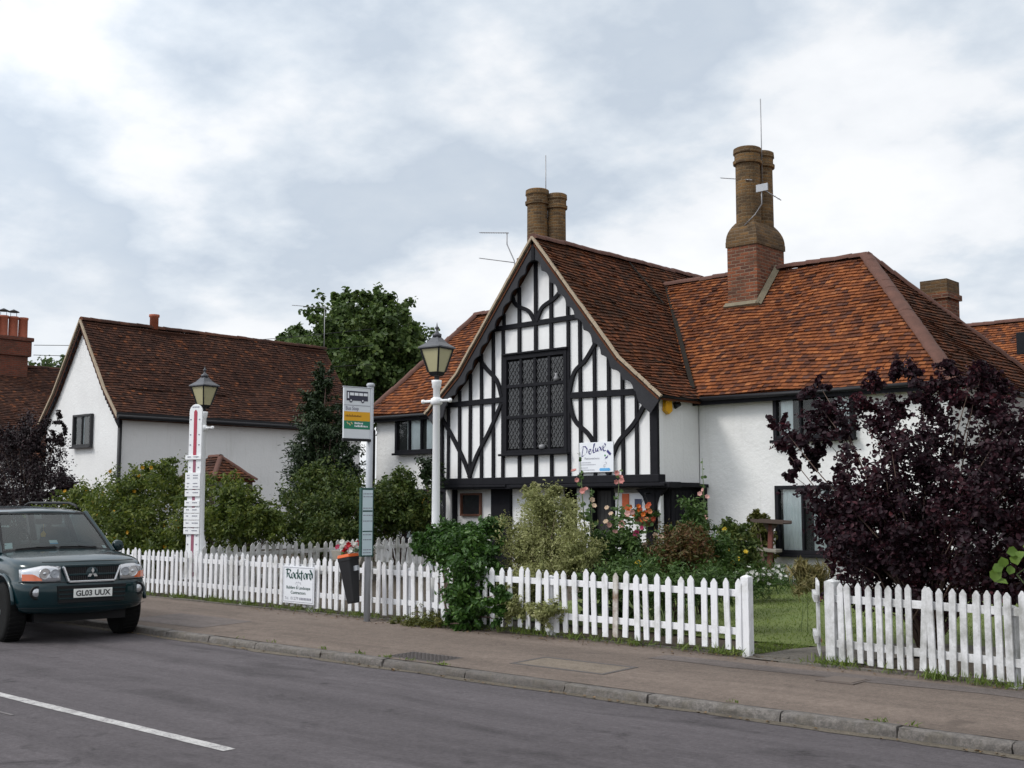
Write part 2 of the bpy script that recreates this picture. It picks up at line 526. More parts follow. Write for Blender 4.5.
def raw_mesh(name, V, F4, mats, parent=None, off=None, smooth=False):
    """fast mesh from a numpy vertex array and an array of quads"""
    me = bpy.data.meshes.new(name)
    if off is None:
        off = wloc(parent) if parent else Vector((0, 0, 0))
    V = np.asarray(V, dtype=np.float32) - np.array(off, dtype=np.float32)
    nf, k = F4.shape
    me.vertices.add(len(V)); me.vertices.foreach_set('co', V.ravel())
    me.loops.add(nf * k); me.loops.foreach_set('vertex_index', F4.ravel().astype(np.int32))
    me.polygons.add(nf)
    me.polygons.foreach_set('loop_start', np.arange(0, nf * k, k, dtype=np.int32))
    me.materials.append(mats)
    me.update(calc_edges=True)
    o = bpy.data.objects.new(name, me)
    COL.objects.link(o)
    if parent: o.parent = parent
    return o

def leaf_geo(P, N, A, L, Wd, fold=0.25):
    """P centres, N normals, A axis directions, L lengths, Wd widths -> six-cornered folded leaves"""
    A = A - N * np.sum(A * N, 1, keepdims=True)
    A /= np.linalg.norm(A, axis=1, keepdims=True) + 1e-9
    S = np.cross(N, A)
    L = L[:, None]; Wd = Wd[:, None]
    up = N * Wd * fold
    v = np.stack([P - A * L * .5, P - A * L * .18 + S * Wd * .46 + up, P + A * L * .2 + S * Wd * .42 + up, P + A * L * .5,
                  P + A * L * .2 - S * Wd * .42 + up, P - A * L * .18 - S * Wd * .46 + up], 1).reshape(-1, 3)
    b = (np.arange(len(P)) * 6)[:, None]
    f = np.concatenate([b + np.array([[0, 3, 2, 1]]), b + np.array([[0, 5, 4, 3]])], 0)
    return v, f

def unit(rs, n):
    d = rs.normal(size=(n, 3))
    return d / (np.linalg.norm(d, axis=1, keepdims=True) + 1e-9)

def foliage(name, parent, blobs, n, size, mat, aspect=0.6, lump=0.28, subs=40, up=0.35, out=0.6, seed=1, hollow=0.45, zmin=None, hang=0.0, sub_sq=0.75, lcap=9.0):
    rs = np.random.RandomState(seed)
    wts = np.array([b[3] * b[4] * b[5] for b in blobs]) ** 0.6
    wts /= wts.sum(); wts = wts + 0.2 / len(wts); wts /= wts.sum()
    PP, NN, AA, centres = [], [], [], []
    for b, w in zip(blobs, wts):
        c = np.array(b[:3]); r = np.array(b[3:6])
        ns = max(3, int(subs * w)); d = unit(rs, ns)
        rad = hollow + (1 - hollow) * rs.rand(ns, 1) ** 0.6
        sc = c + d * r * rad * (0.88 + 0.24 * rs.rand(ns, 1))
        centres += list(sc)
        m = max(4, int(n * w / ns))
        lr = min(lump * r.mean(), lcap)
        for q, dd in zip(sc, d):
            k = max(3, int(m * (0.4 + 1.2 * rs.rand())))
            g = rs.normal(size=(k, 3)) * lr * (0.55 + 0.5 * rs.rand()) * np.array([1, 1, sub_sq]) * 0.62
            ax = dd + np.array([0, 0, .5]) + rs.normal(size=3) * .5; ax /= np.linalg.norm(ax)
            g = g * .72 + ax * (rs.rand(k, 1) * 2.2 - 1.0) * lr * 1.25      # each clump is a leafy shoot, longer than wide
            p = q + g
            o = g / (np.linalg.norm(g, axis=1, keepdims=True) + 1e-9)
            nn = o * out + unit(rs, k) * 0.75 + np.array([0, 0, up])
            a = o + unit(rs, k) * 0.7 + np.array([0, 0, -hang])
            PP.append(p); NN.append(nn); AA.append(a)
    P = np.concatenate(PP); N = np.concatenate(NN); A = np.concatenate(AA)
    if zmin is not None:
        keep = P[:, 2] > zmin
        P, N, A = P[keep], N[keep], A[keep]
    N /= np.linalg.norm(N, axis=1, keepdims=True)
    L = size * (0.5 + 0.95 * rs.rand(len(P)) ** 1.3)
    V, F = leaf_geo(P, N, A, L, L * aspect)
    return raw_mesh(name, V, F, mat, parent), centres

def stems(mb, base, targets, r0, seed, n=None):
    q = random.Random(seed)
    tg = list(targets); q.shuffle(tg)
    for t in tg[:n]:
        b = Vector(base) + Vector((q.uniform(-.08, .08), q.uniform(-.08, .08), 0)); t = Vector(t)
        m1 = b.lerp(t, 0.35) + Vector((q.uniform(-.1, .1), q.uniform(-.1, .1), 0.12 * (t - b).length))
        m2 = b.lerp(t, 0.7) + Vector((q.uniform(-.08, .08), q.uniform(-.08, .08), 0.08 * (t - b).length))
        mb.tube([b, m1, m2, t], [r0, r0 * .75, r0 * .5, r0 * .2], 5)

def pxblob(px, py, Y, rx, rz, ry=None):
    p = at(px, py, Y); s = scale_at(p)
    return (p.x, p.y, p.z, rx * s * 1.05, (ry if ry else rx * s), rz * s)

def clip2(poly, lo, hi):
    """clip polygon (list of (u,v)) by convex polygon hi (ccw)"""
    outp = poly
    n = len(hi)
    for i in range(n):
        a, b = hi[i], hi[(i + 1) % n]
        ex, ey = b[0] - a[0], b[1] - a[1]
        inp = outp; outp = []
        if not inp: return []
        for j in range(len(inp)):
            p, q = inp[j], inp[(j + 1) % len(inp)]
            dp = ex * (p[1] - a[1]) - ey * (p[0] - a[0]); dq = ex * (q[1] - a[1]) - ey * (q[0] - a[0])
            if dp >= 0: outp.append(p)
            if (dp >= 0) != (dq >= 0):
                t = dp / (dp - dq)
                outp.append((p[0] + (q[0] - p[0]) * t, p[1] + (q[1] - p[1]) * t))
    return outp

def tiles(pts, seed, gauge=0.105, tw=0.13, sag=0.03, slab=0.07):
    """courses of plain clay tiles laid over the planar convex polygon pts; pts[0]->pts[1] is the eave"""
    q = random.Random(seed)
    P = [Vector(p) for p in pts]
    u = (P[1] - P[0]).normalized()
    n = Vector((0, 0, 0))
    for i in range(1, len(P) - 1):
        n += (P[i] - P[0]).cross(P[i + 1] - P[0])
    n.normalize()
    if n.z < 0: n = -n
    v = n.cross(u)
    if v.z < 0: v = -v
    uv = [((p - P[0]).dot(u), (p - P[0]).dot(v)) for p in P]
    ar = sum(uv[i][0] * uv[(i + 1) % len(uv)][1] - uv[(i + 1) % len(uv)][0] * uv[i][1] for i in range(len(uv)))
    if ar < 0: uv = uv[::-1]
    mb = MB()
    mb.prism([p - n * (0.014 + sag * 1.6) for p in P], n * -slab)
    umin, umax = min(a for a, _ in uv), max(a for a, _ in uv); vmax = max(b for _, b in uv)
    f1, f2, f3 = q.uniform(0, 6), q.uniform(0, 6), q.uniform(0, 6)
    def wob(a, b):
        return sag * (math.sin(a * 0.9 + f1) * math.sin(b * 1.3 + f2) + 0.5 * math.sin(a * 2.3 + b * 1.7 + f3))
    def W(a, b, h):
        w = wob(a, b)
        return P[0] + u * a + v * (b + 0.012 * math.sin(a * 3.1 + f2)) + n * (h + w)
    rows = int(vmax / gauge) + 1
    for i in range(rows):
        v0 = i * gauge - 0.02
        off = (i % 2) * tw / 2 + q.uniform(-.012, .012)
        for j in range(int(umin / tw) - 1, int(umax / tw) + 2):
            a0 = j * tw + off + q.uniform(.001, .004); a1 = (j + 1) * tw + off - q.uniform(.001, .004)
            dv = q.uniform(-.008, .008); tl = q.uniform(-.006, .006); lift = 0.030 + q.uniform(0, .014) + (0.02 if q.random() < .04 else 0)
            quad = [(a0, v0 + dv), (a1, v0 + dv + tl), (a1, v0 + gauge * 1.15), (a0, v0 + gauge * 1.15)]
            c = clip2(quad, None, uv)
            if len(c) < 3: continue
            def H(b): return lift + (0.004 - lift) * max(0, min(1, (b - v0) / (gauge * 1.15)))
            if len(c) == 4 and all(abs(c[k][0] - quad[k][0]) + abs(c[k][1] - quad[k][1]) < 1e-6 for k in range(4)):
                vs = [W(a, b, H(b)) for a, b in c] + [W(a0, v0 + dv, -0.004), W(a1, v0 + dv + tl, -0.004)]
                mb.add(vs, [(0, 1, 2, 3), (4, 5, 1, 0)])
            else:
                mb.add([W(a, b, H(b)) for a, b in c], [tuple(range(len(c)))])
    return mb

def ridge_run(mb, p, q, r, seed, step=0.32, flat=0.8):
    g = random.Random(seed)
    p = Vector(p); q = Vector(q); n = max(1, int((q - p).length / step))
    t = (q - p).normalized(); a = t.cross(Vector((0, 0, 1))).normalized(); b = a.cross(t)
    for i in range(n):
        s0 = p.lerp(q, i / n) + b * g.uniform(-.012, .012); s1 = p.lerp(q, (i + 1.06) / n) + b * g.uniform(-.012, .012)
        vs = []
        for s, rr in ((s0, r), (s1, r * 0.94)):
            for k in range(7):
                th = math.pi * (k / 6) * 1.1 - 0.157
                vs.append(s + a * math.cos(th) * rr + b * (math.sin(th) * rr * flat - 0.02))
        mb.smooth = True
        mb.add(vs, [(k, k + 1, k + 8, k + 7) for k in range(6)])
        mb.smooth = False
        mb.add([vs[k] for k in range(7)], [tuple(range(7))])
    return mb
# ------------------------------------------------------------------ the ground
def grid_sheet(name, xs, ys, zf, mat, kind='structure'):
    mb = MB()
    vs = [(x, y, zf(x, y)) for y in ys for x in xs]
    w = len(xs)
    mb.add(vs, [(j * w + i, j * w + i + 1, (j + 1) * w + i + 1, (j + 1) * w + i) for j in range(len(ys) - 1) for i in range(w - 1)])
    return tag(build(name, mb, mat), kind=kind)

def lin(a, b, n): return [a + (b - a) * i / n for i in range(n + 1)]

grid_sheet('ground', [-600, -120, -60, 0, 60, 600], [-600, -40, 0, 60, 120, 700], lambda x, y: -0.06, SOIL)
grid_sheet('road', [-140, -60, -20, 0, 60], [-14, 0, 8.66], lambda x, y: 0.0, ROAD)
kx0, kx1 = -60.0, 14.0
def pave_z(x, y): return 0.083 + 0.040 * min(1.0, max(0.0, (y - 8.78) / 1.6)) + 0.0012 * math.sin(x * 1.3)
grid_sheet('pavement', lin(-60, 14, 74), [8.78, 9.2, 9.8, 10.38, 11.2, 11.75], pave_z, PAVE)
def garden_z(x, y):
    return gz(y) + 0.02 * math.sin(x * 0.9) * math.sin(y * 0.7) * min(1, max(0, (y - 11.9) / 2))
grid_sheet('garden_ground', lin(-75, 15, 60), [11.5, 11.9, 12.6, 13.5, 14.5, 15.5, 16.5, 17.5, 18.5, 19.5, 21, 30, 70], garden_z, SOIL)
def lawn_z(x, y): return garden_z(x, y) + 0.02
grid_sheet('lawn', lin(-12.5, 3, 20), [12.3, 13.5, 14.5, 15.5, 16.5, 17.5, 18.5, 19.4], lawn_z, LAWN)
# kerb: granite blocks end to end
mb = MB(); q = random.Random(3); x = kx0
while x < kx1:
    L = q.uniform(0.85, 1.35); dz = q.uniform(-.008, .008); dy = q.uniform(-.01, .01)
    n = 9; vs = []; prof = [(8.655, -.05), (8.657, .02), (8.662, .052), (8.672, .072), (8.688, .081), (8.73, .084), (8.785, .084), (8.785, -.05)]
    for i in range(n + 1):
        xx = x + .008 + (L - .016) * i / n; e = 1.0 if 0 < i < n else 1.6
        for j, (py_, pz_) in enumerate(prof):
            am = .010 if 1 <= j <= 4 else .003 if j in (5, 6) else 0
            vs.append((xx + (q.uniform(-.004, .004) if i in (0, n) else 0), py_ + dy + q.uniform(-am, am) + (.008 if i in (0, n) and 1 <= j <= 3 else 0), pz_ + (dz if 0 < j < 7 else 0) + q.uniform(-am, am) * .6))
    w8 = len(prof)
    mb.smooth = True
    mb.add(vs, [(i * w8 + j, i * w8 + j + 1, (i + 1) * w8 + j + 1, (i + 1) * w8 + j) for i in range(n) for j in range(w8 - 1)])
    mb.smooth = False
    mb.add(vs[:w8], [tuple(range(w8))]); mb.add(vs[-w8:], [tuple(range(w8 - 1, -1, -1))])
    x += L
tag(build('kerb', mb, KERB), kind='structure')
# gutter grit along the kerb
mb = MB(); q = random.Random(8)
xs = lin(-40, 10, 200)
vs = []
for x in xs:
    vs += [(x, 8.642, 0.010), (x, 8.60 - 0.05 * q.random() - 0.05 * math.sin(x * 1.7) ** 2, 0.004)]
mb.add(vs, [(2 * i, 2 * i + 1, 2 * i + 3, 2 * i + 2) for i in range(len(xs) - 1)])
GRIT = asphalt('gutter_grit', (0.15, 0.128, 0.10), 0.5, 0.4, 90)
tag(build('gutter', mb, GRIT), kind='structure')
# lane marking: one dash in view, one further up the road, one behind
mb = MB()
for x0, x1 in ((-13.4, -7.36), (-25.4, -19.4), (-1.4, 4.6)):
    n = 24; vs = []
    for i in range(n + 1):
        x = x0 + (x1 - x0) * i / n
        vs += [(x, 4.975 + rnd.uniform(-.006, .006), 0.004), (x, 5.085 + rnd.uniform(-.006, .006), 0.004)]
    mb.add(vs, [(2 * i, 2 * i + 2, 2 * i + 3, 2 * i + 1) for i in range(n)])
tag(build('road_marking', mb, WORN), kind='structure')
# a sealed joint in the asphalt
mb = MB()
for p, r_ in (((-14, 4.55, 0.0035), (-9.9, 4.62, 0.0035)),):
    mb.bar(p, r_, 0.03, 0.002, (0, 0, 1))
tag(build('road_joint', mb, plain('joint_seal', (0.11, 0.10, 0.10), 0.8)), kind='structure')
# edging strip at the back of the pavement, and the path through the gateway
mb = MB(); x = -21.0
while x < 4:
    mb.box(x, x + .905, 11.30 if x < -6.9 else 11.08, 11.35 if x < -6.9 else 11.13, 0.05, 0.146 + rnd.uniform(-.006, .006)); x += .912
tag(build('pavement_edging', mb, PATHM, bev=0.006), kind='structure')
mb = MB()
pa = [(-6.95, 11.14), (-5.95, 11.14), (-6.3, 12.6), (-7.0, 14.2), (-8.3, 15.4), (-10.2, 16.2), (-13.4, 17.2), (-13.4, 18.3), (-9.9, 17.1), (-7.9, 16.2), (-6.2, 14.9), (-5.0, 12.7)]
left = [(-6.85, 11.09), (-6.75, 12.0), (-6.4, 12.7), (-5.6, 13.3), (-3.5, 13.6), (0.5, 13.6)]
right = [(-5.92, 11.09), (-5.75, 11.7), (-5.4, 12.2), (-4.6, 12.5), (-3.4, 12.6), (0.5, 12.6)]
vs = []
for a, b in zip(left, right):
    pz = lambda p: .134 + min(1, max(0, (p[1] - 11.14) / 1.3)) * (lawn_z(*p) + .006 - .134)
    vs += [(a[0], a[1], pz(a)), (b[0], b[1], pz(b))]
mb.add(vs, [(2 * i, 2 * i + 2, 2 * i + 3, 2 * i + 1) for i in range(len(left) - 1)])
tag(build('path', mb, PATHM), kind='structure')

def ground_poly_mb(poly, z, lip):
    mb = MB(); mb.prism([(x, y, z - lip) for x, y in poly], (0, 0, lip)); return mb
# inspection covers let into the pavement
# a trench refilled with greyer tarmac, and an older patch in the pavement
def strip(name, pts_, z, mat):
    mb = MB(); vs = []
    for x_, ya, yb_ in pts_: vs += [(x_, ya, pave_z(x_, ya) + z), (x_, yb_, pave_z(x_, yb_) + z)]
    mb.add(vs, [(2 * i, 2 * i + 2, 2 * i + 3, 2 * i + 1) for i in range(len(pts_) - 1)]); return tag(build(name, mb, mat), kind='structure')
GREYT = asphalt('trench_tarmac', (0.165, 0.140, 0.130), 0.6, 0.5, 120)
strip('pavement_patch', [(x_ * .5 - 7.6, 10.42 + .03 * math.sin(x_ * 2.1), 10.78 + .03 * math.sin(x_ * 1.7)) for x_ in range(0, 14)], .003, GREYT)
strip('pavement_patch', [(-16.0, 9.1, 10.0), (-15.2, 9.08, 10.03), (-14.1, 9.12, 9.98)], .003, GREYT)
c1 = thing('inspection_cover', 'square chequered iron cover in the pavement beside the kerb', 'manhole cover', (-9.62, 9.0, 0.12))
mb = MB(); mb.box(-10.02, -9.22, 8.86, 9.28, 0.10, 0.1285)
build('frame', mb, IRON, c1, bev=.002)
mb = MB(); mb.box(-9.99, -9.25, 8.89, 9.25, 0.11, 0.132)
for i in range(12):
    for j in range(6):
        mb.box(-9.98 + i * .061, -9.945 + i * .061, 8.90 + j * .058, 8.935 + j * .058, 0.132, 0.137)
build('lid', mb, IRON, c1)
c1.location.z = pave_z(-9.62, 9.0) - .0055; c1.rotation_euler.x = math.atan(.025)
c2 = thing('inspection_cover', 'long concrete-filled cover with a dark iron rim in the pavement', 'manhole cover', (-7.93, 9.55, 0.12))
mb = MB()
X0, X1, Y0, Y1 = -8.55, -7.3, 9.28, 9.86
for b in ((X0, X1, Y0, Y0 + .05), (X0, X1, Y1 - .05, Y1), (X0, X0 + .05, Y0 + .05, Y1 - .05), (X1 - .05, X1, Y0 + .05, Y1 - .05)):
    mb.box(b[0], b[1], b[2], b[3], 0.10, 0.133)
build('frame', mb, IRON, c2, bev=.002)
mb = MB(); mb.box(X0 + .052, X1 - .052, Y0 + .052, Y1 - .052, 0.10, 0.131)
build('lid', mb, asphalt('cover_concrete', (0.20, 0.165, 0.13), 0.3, 0.3, 90), c2)
c2.location.z = pave_z(-7.93, 9.55) - .0095; c2.rotation_euler.x = math.atan(.025)
c3 = thing('stopcock_cover', 'small square iron cover in the pavement near the open gateway', 'manhole cover', (-5.3, 10.35, 0.12))
mb = MB(); mb.box(-5.5, -5.12, 10.18, 10.55, 0.10, 0.130); build('frame', mb, plain('old_iron', (0.09, 0.07, 0.06), 0.8, .3, 20), c3, bev=.002)
mb = MB(); mb.box(-5.47, -5.15, 10.21, 10.52, 0.12, 0.134); build('lid', mb, plain('cover_rust', (0.11, 0.085, 0.07), 0.8, .3, 25, bump=.6), c3)

# ------------------------------------------------------------------ the timbered house
HX = -16.55
H = thing('timbered_house', 'black and white timbered house with orange tiled roofs and tall round chimneys', 'house', (HX, 19.0, 0.25))

# gable profile
def gz_roof(dx):
    dx = abs(dx)
    return 7.50 - 1.22 * dx if dx < 2.3 else 7.50 - 1.22 * 2.3 - 0.83 * (dx - 2.3)
XL, XR = -19.62, -13.50
# white plaster behind the timbers
mb = MB(); mb.prism([(XL, 19.0, 2.2), (XR, 19.0, 2.2), (XR, 19.0, 3.85), (-14.3, 19, 4.55), (HX, 19.0, 7.28), (-18.8, 19, 4.55), (XL, 19.0, 3.85)], (0, 0.14, 0))
build('gable_wall', mb, GABLEWHITE, H)
mb = MB(); mb.box(-13.64, -13.5, 19.142, 20.38, 2.2, 4.02)
build('side_wall', mb, WHITE, H)
mb = MB(); mb.box(-19.62, -19.48, 19.142, 20.58, 0.2, 4.0); build('side_wall', mb, WHITE, H)
mb = MB(); mb.box(-13.5, -8.3, 20.4, 20.6, 0.1, 4.0); mb.box(-8.5, -8.3, 20.602, 25.6, 0.1, 3.95); mb.box(-13.5, -8.5, 25.4, 25.6, .1, 3.95)
build('wall', mb, WHITE, H)
mb = MB(); mb.box(-23.75, -19.622, 20.6, 20.8, 0.1, 4.12); mb.box(-23.75, -23.55, 20.802, 25.4, .1, 4.1)
build('wall', mb, WHITE, H)
# lower storey behind the jetty: white panels, dark backing, wood posts
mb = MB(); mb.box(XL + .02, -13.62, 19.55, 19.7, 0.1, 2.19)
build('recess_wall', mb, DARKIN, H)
for a, b in ((-19.42, -18.3), (-17.7, -16.3), (-15.86, -15.5), (-14.85, -13.95)):
    mb = MB(); mb.box(a, b, 19.32, 19.44, 0.15, 2.05 if a > -15 else 2.1)
    build('lower_panel', mb, GABLEWHITE, H)
for a, b, y in ((-19.62, -19.44, 19.2), (-18.29, -17.72, 19.24), (-15.49, -15.41, 19.28), (-14.93, -14.86, 19.28), (-13.94, -13.72, 19.12)):
    mb = MB(); mb.box(a, b, y, y + .24, 0.12, 2.11); build('post', mb, BLACK, H, bev=.012)
mb = MB(); mb.box(-13.70, -13.62, 19.18, 19.3, .12, 2.07); build('downpipe', mb, POSTWHITE, H, bev=.02)
# door in the recess
mb = MB()
for i in range(5): mb.box(-15.40 + i * .094, -15.31 + i * .094, 19.42, 19.47, 0.2, 2.05)
d = build('door', mb, plain('old_black_door', (0.022, 0.020, 0.020), 0.55, .4, 9), H, bev=.004)
mb = MB(); mb.lathe([(0.0, -.03), (.03, -.03), (.03, 0), (0, 0)], (-15.02, 19.415, 1.1), 10, axis='Y'); build('handle', mb, IRON, d)
# little casement in the left lower panel
def casement(x0, x1, z0, z1, y, fw, frame, cols, parent, glass=WINGLASS, rows=1, depth=.12, curtain=None, sill=True, back=True, barw=None):
    barw = barw or fw * .6
    f = MB()
    f.box(x0, x0 + fw, y - .04, y + depth, z0, z1); f.box(x1 - fw, x1, y - .04, y + depth, z0, z1)
    f.box(x0 + fw, x1 - fw, y - .038, y + depth, z1 - fw, z1); f.box(x0 + fw, x1 - fw, y - .038, y + depth, z0, z0 + fw)
    for i in range(1, cols):
        xm = x0 + fw + (x1 - x0 - 2 * fw) * i / cols
        f.box(xm - barw / 2, xm + barw / 2, y - .03, y + depth * .6, z0 + fw, z1 - fw)
    for j in range(1, rows):
        zm = z0 + fw + (z1 - z0 - 2 * fw) * j / rows
        f.box(x0 + fw, x1 - fw, y - .026, y + depth * .5, zm - barw / 2, zm + barw / 2)
    w = build('window', f, frame, parent, bev=.005)
    g = MB(); g.add([(x0 + fw, y + .02, z0 + fw), (x1 - fw, y + .02, z0 + fw), (x1 - fw, y + .02, z1 - fw), (x0 + fw, y + .02, z1 - fw)], [(0, 1, 2, 3)])
    build('pane', g, glass, w)
    if back:
        g = MB(); g.add([(x0, y + depth + .3, z0), (x1, y + depth + .3, z0), (x1, y + depth + .3, z1), (x0, y + depth + .3, z1)], [(0, 1, 2, 3)])
        build('room_back', g, DARKIN, w)
    if sill:
        g = MB(); g.box(x0 - .05, x1 + .05, y - .1, y + .02, z0 - .055, z0 - .002); build('sill', g, frame, w, bev=.008)
    for a, b in (curtain or []):
        g = MB(); n = int((b - a) * 60) + 2; vs = []
        for i in range(n + 1):
            xx = a + (b - a) * i / n; yy = y + .09 + .018 * math.sin(xx * 95 + 2 * math.sin(xx * 11))
            vs += [(xx, yy, z0 + fw * .5), (xx, yy, z1 - fw * .5)]
        g.smooth = True
        g.add(vs, [(2 * i, 2 * i + 2, 2 * i + 3, 2 * i + 1) for i in range(n)]); build('curtain', g, CURTAIN, w)
    return w

# walls are thin behind windows: window sits on the wall face with its own dark recess
def cut_window(x0, x1, z0, z1, y, *a, **k):
    return casement(x0, x1, z0, z1, y, *a, **k)
casement(-19.28, -18.62, 1.5, 2.02, 19.29, .045, plain('brown_frame', (.12, .045, .025), .6), 1, H, depth=.02, back=False, sill=False, glass=plain('dark_glass', (.03, .032, .035), .08))
# jetty beam, its trim board and the end bracket over the side door
mb = MB(); mb.box(-19.66, -13.46, 18.9, 19.14, 2.19, 2.35); build('jetty_beam', mb, BLACK, H, bev=.015)
mb = MB(); mb.box(-19.5, -17.5, 18.86, 18.9, 2.14, 2.19); mb.box(-17.4, -13.3, 18.86, 18.9, 2.12, 2.185); build('trim_board', mb, BLACK, H, bev=.008)
mb = MB(); mb.box(-19.62, -13.62, 18.9, 19.55, 2.10, 2.188); build('jetty_soffit', mb, BLACK, H)
mb = MB(); mb.box(-13.98, -13.22, 18.92, 19.34, 2.08, 2.20); build('bracket', mb, BLACK, H, bev=.02)
for s in (-1, 1):
    mb = MB(); pts = [(-13.83 + s * .11, 19.12, 2.08)]
    pts = [(-13.83 + s * .11, 19.14, 1.6), (-13.83 + s * .13, 19.14, 1.75), (-13.83 + s * .2, 19.14, 1.92), (-13.83 + s * .36, 19.14, 2.07), (-13.83 + s * .11, 19.14, 2.07)]
    mb.prism(pts, (0, .1, 0)); build('brace', mb, BLACK, H)
# side doorway in the angle
mb = MB(); mb.box(-13.72, -13.52, 19.34, 20.39, 0.15, 2.19); build('recess_wall', mb, BLACK, H)
mb = MB()
for i in range(8): mb.box(-13.515, -13.49, 19.38 + i * .122, 19.38 + i * .122 + .114, 0.15, 2.05)
d = build('door', mb, BLACK, H, bev=.004)
mb = MB(); mb.box(-13.56, -13.26, 19.36, 20.36, 2.1, 2.17); build('door_hood', mb, BLACK, H, bev=.015)
mb = MB(); mb.box(-13.5, -13.32, 20.30, 20.39, 0.15, 2.1); build('post', mb, BLACK, H, bev=.01)
# posters on the lower wall
mb = MB(); mb.box(-14.66, -14.49, 19.30, 19.315, 1.66, 1.98); build('poster', mb, ORANGE, H)
mb = MB(); mb.box(-14.44, -14.02, 19.30, 19.315, 1.62, 1.97); pn = build('notice', mb, SIGNW, H)
mb = MB(); mb.add([(-14.34, 19.296, 1.70), (-14.16, 19.296, 1.70), (-14.16, 19.296, 1.87), (-14.34, 19.296, 1.87)], [(0, 1, 2, 3)]); build('picture', mb, plain('notice_ink', (.05, .06, .12), .5), pn)
mb = MB(); mb.box(-14.84, -13.96, 19.27, 19.31, 2.0, 2.10); build('fascia', mb, plain('grey_board', (.16, .155, .14), .7), H)
# --- studs, rails and braces of the gable
q = random.Random(21)
def roof_under(x): return gz_roof(x - HX) - 0.20
YT = 18.975
def timber(name, p, r_, w, d=.05):
    mb = MB(); n = 4; P = Vector(p); Q = Vector(r_)
    mb.bar(P, Q, w, d, (0, 1, 0)); build(name, mb, BLACK, H, bev=.006)
wx0, wx1, wz0, wz1 = -17.62, -15.81, 2.86, 5.02
for x in (-19.38, -19.02, -18.68, -18.33, -17.96, -17.66):
    top = roof_under(x) if x < -17.7 else 5.6
    timber('stud', (x + q.uniform(-.012, .012), YT, 2.34), (x + q.uniform(-.012, .012), YT, min(top, 6.9)), .075 if x > -19.3 else .07)
for x in (-15.78, -15.47, -15.08, -14.73, -14.38, -14.02):
    top = roof_under(x) if x > -15.7 else 5.6
    timber('stud', (x + q.uniform(-.012, .012), YT, 2.34), (x + q.uniform(-.012, .012), YT, min(top, 6.9)), .075)
for x in (-17.18, -16.70, -16.26):
    timber('stud', (x, YT, 2.34), (x, YT, 2.84), .075)
    timber('stud', (x, YT, 5.02), (x, YT, roof_under(x) - .02), .085)
for x in (-17.64, -15.80):
    timber('stud', (x, YT + .001, 5.6), (x, YT + .001, roof_under(x)), .07)
timber('corner_post', (-13.59, YT - .01, 2.34), (-13.59, YT - .01, 3.9), .18, .08)
timber('corner_post', (-19.59, YT - .01, 2.34), (-19.59, YT - .01, 3.9), .09, .08)
timber('rail', (-19.6, YT - .008, 4.03), (wx0, YT - .008, 4.06), .12)
timber('rail', (wx1, YT - .008, 4.03), (-13.95, YT - .008, 4.0), .13)
timber('rail', (-18.22, YT - .008, 5.65), (-15.45, YT - .008, 5.68), .11)
def curve_timber(pts, w, y=YT - .014):
    """a sawn curved brace: smooth sweep through the points"""
    P = [Vector((a, y, b)) for a, b in pts]
    out = []
    for i in range(len(P) - 1):
        p0 = P[max(i - 1, 0)]; p1 = P[i]; p2 = P[i + 1]; p3 = P[min(i + 2, len(P) - 1)]
        for k in range(6):
            t = k / 6
            out.append(0.5 * ((2 * p1) + (-p0 + p2) * t + (2 * p0 - 5 * p1 + 4 * p2 - p3) * t * t + (-p0 + 3 * p1 - 3 * p2 + p3) * t ** 3))
    out.append(P[-1])
    vs = []
    for i, p in enumerate(out):
        t = (out[min(i + 1, len(out) - 1)] - out[max(i - 1, 0)]).normalized(); nn = Vector((-t.z, 0, t.x)) * (w / 2)
        for yy in (-.025, .025):
            vs += [p - nn + Vector((0, yy, 0)), p + nn + Vector((0, yy, 0))]
    n = len(out); fs = []
    for i in range(n - 1):
        a, b = i * 4, (i + 1) * 4
        fs += [(a, a + 1, b + 1, b), (a + 2, b + 2, b + 3, a + 3), (a, b, b + 2, a + 2), (a + 1, a + 3, b + 3, b + 1)]
    fs += [(0, 2, 3, 1), (4 * n - 4, 4 * n - 3, 4 * n - 1, 4 * n - 2)]
    mb = MB(); mb.add(vs, fs); build('brace', mb, BLACK, H)
curve_timber([(-18.66, 2.36), (-18.88, 2.78), (-19.25, 3.32), (-19.58, 3.74)], .085)
curve_timber([(-18.70, 2.36), (-18.45, 2.85), (-18.05, 3.4), (-17.70, 3.98)], .085, YT - .018)
curve_timber([(-17.70, 4.12), (-17.85, 4.5), (-18.2, 4.82), (-18.50, 5.18)], .085)
curve_timber([(-15.76, 4.06), (-15.62, 4.5), (-15.3, 4.76), (-14.95, 5.2)], .085)
curve_timber([(-15.76, 3.98), (-15.62, 3.52), (-15.25, 3.2), (-15.08, 2.95)], .085)
curve_timber([(-14.76, 2.36), (-14.52, 2.95), (-14.05, 3.4), (-13.70, 3.92)], .09)
curve_timber([(-14.72, 2.36), (-14.86, 2.55), (-15.08, 2.85)], .085, YT - .018)
curve_timber([(-16.72, 5.70), (-16.9, 5.95), (-17.28, 6.14), (-17.40, 6.45)], .08)
curve_timber([(-16.66, 5.70), (-16.5, 5.98), (-16.15, 6.14), (-15.94, 6.32)], .08, YT - .018)
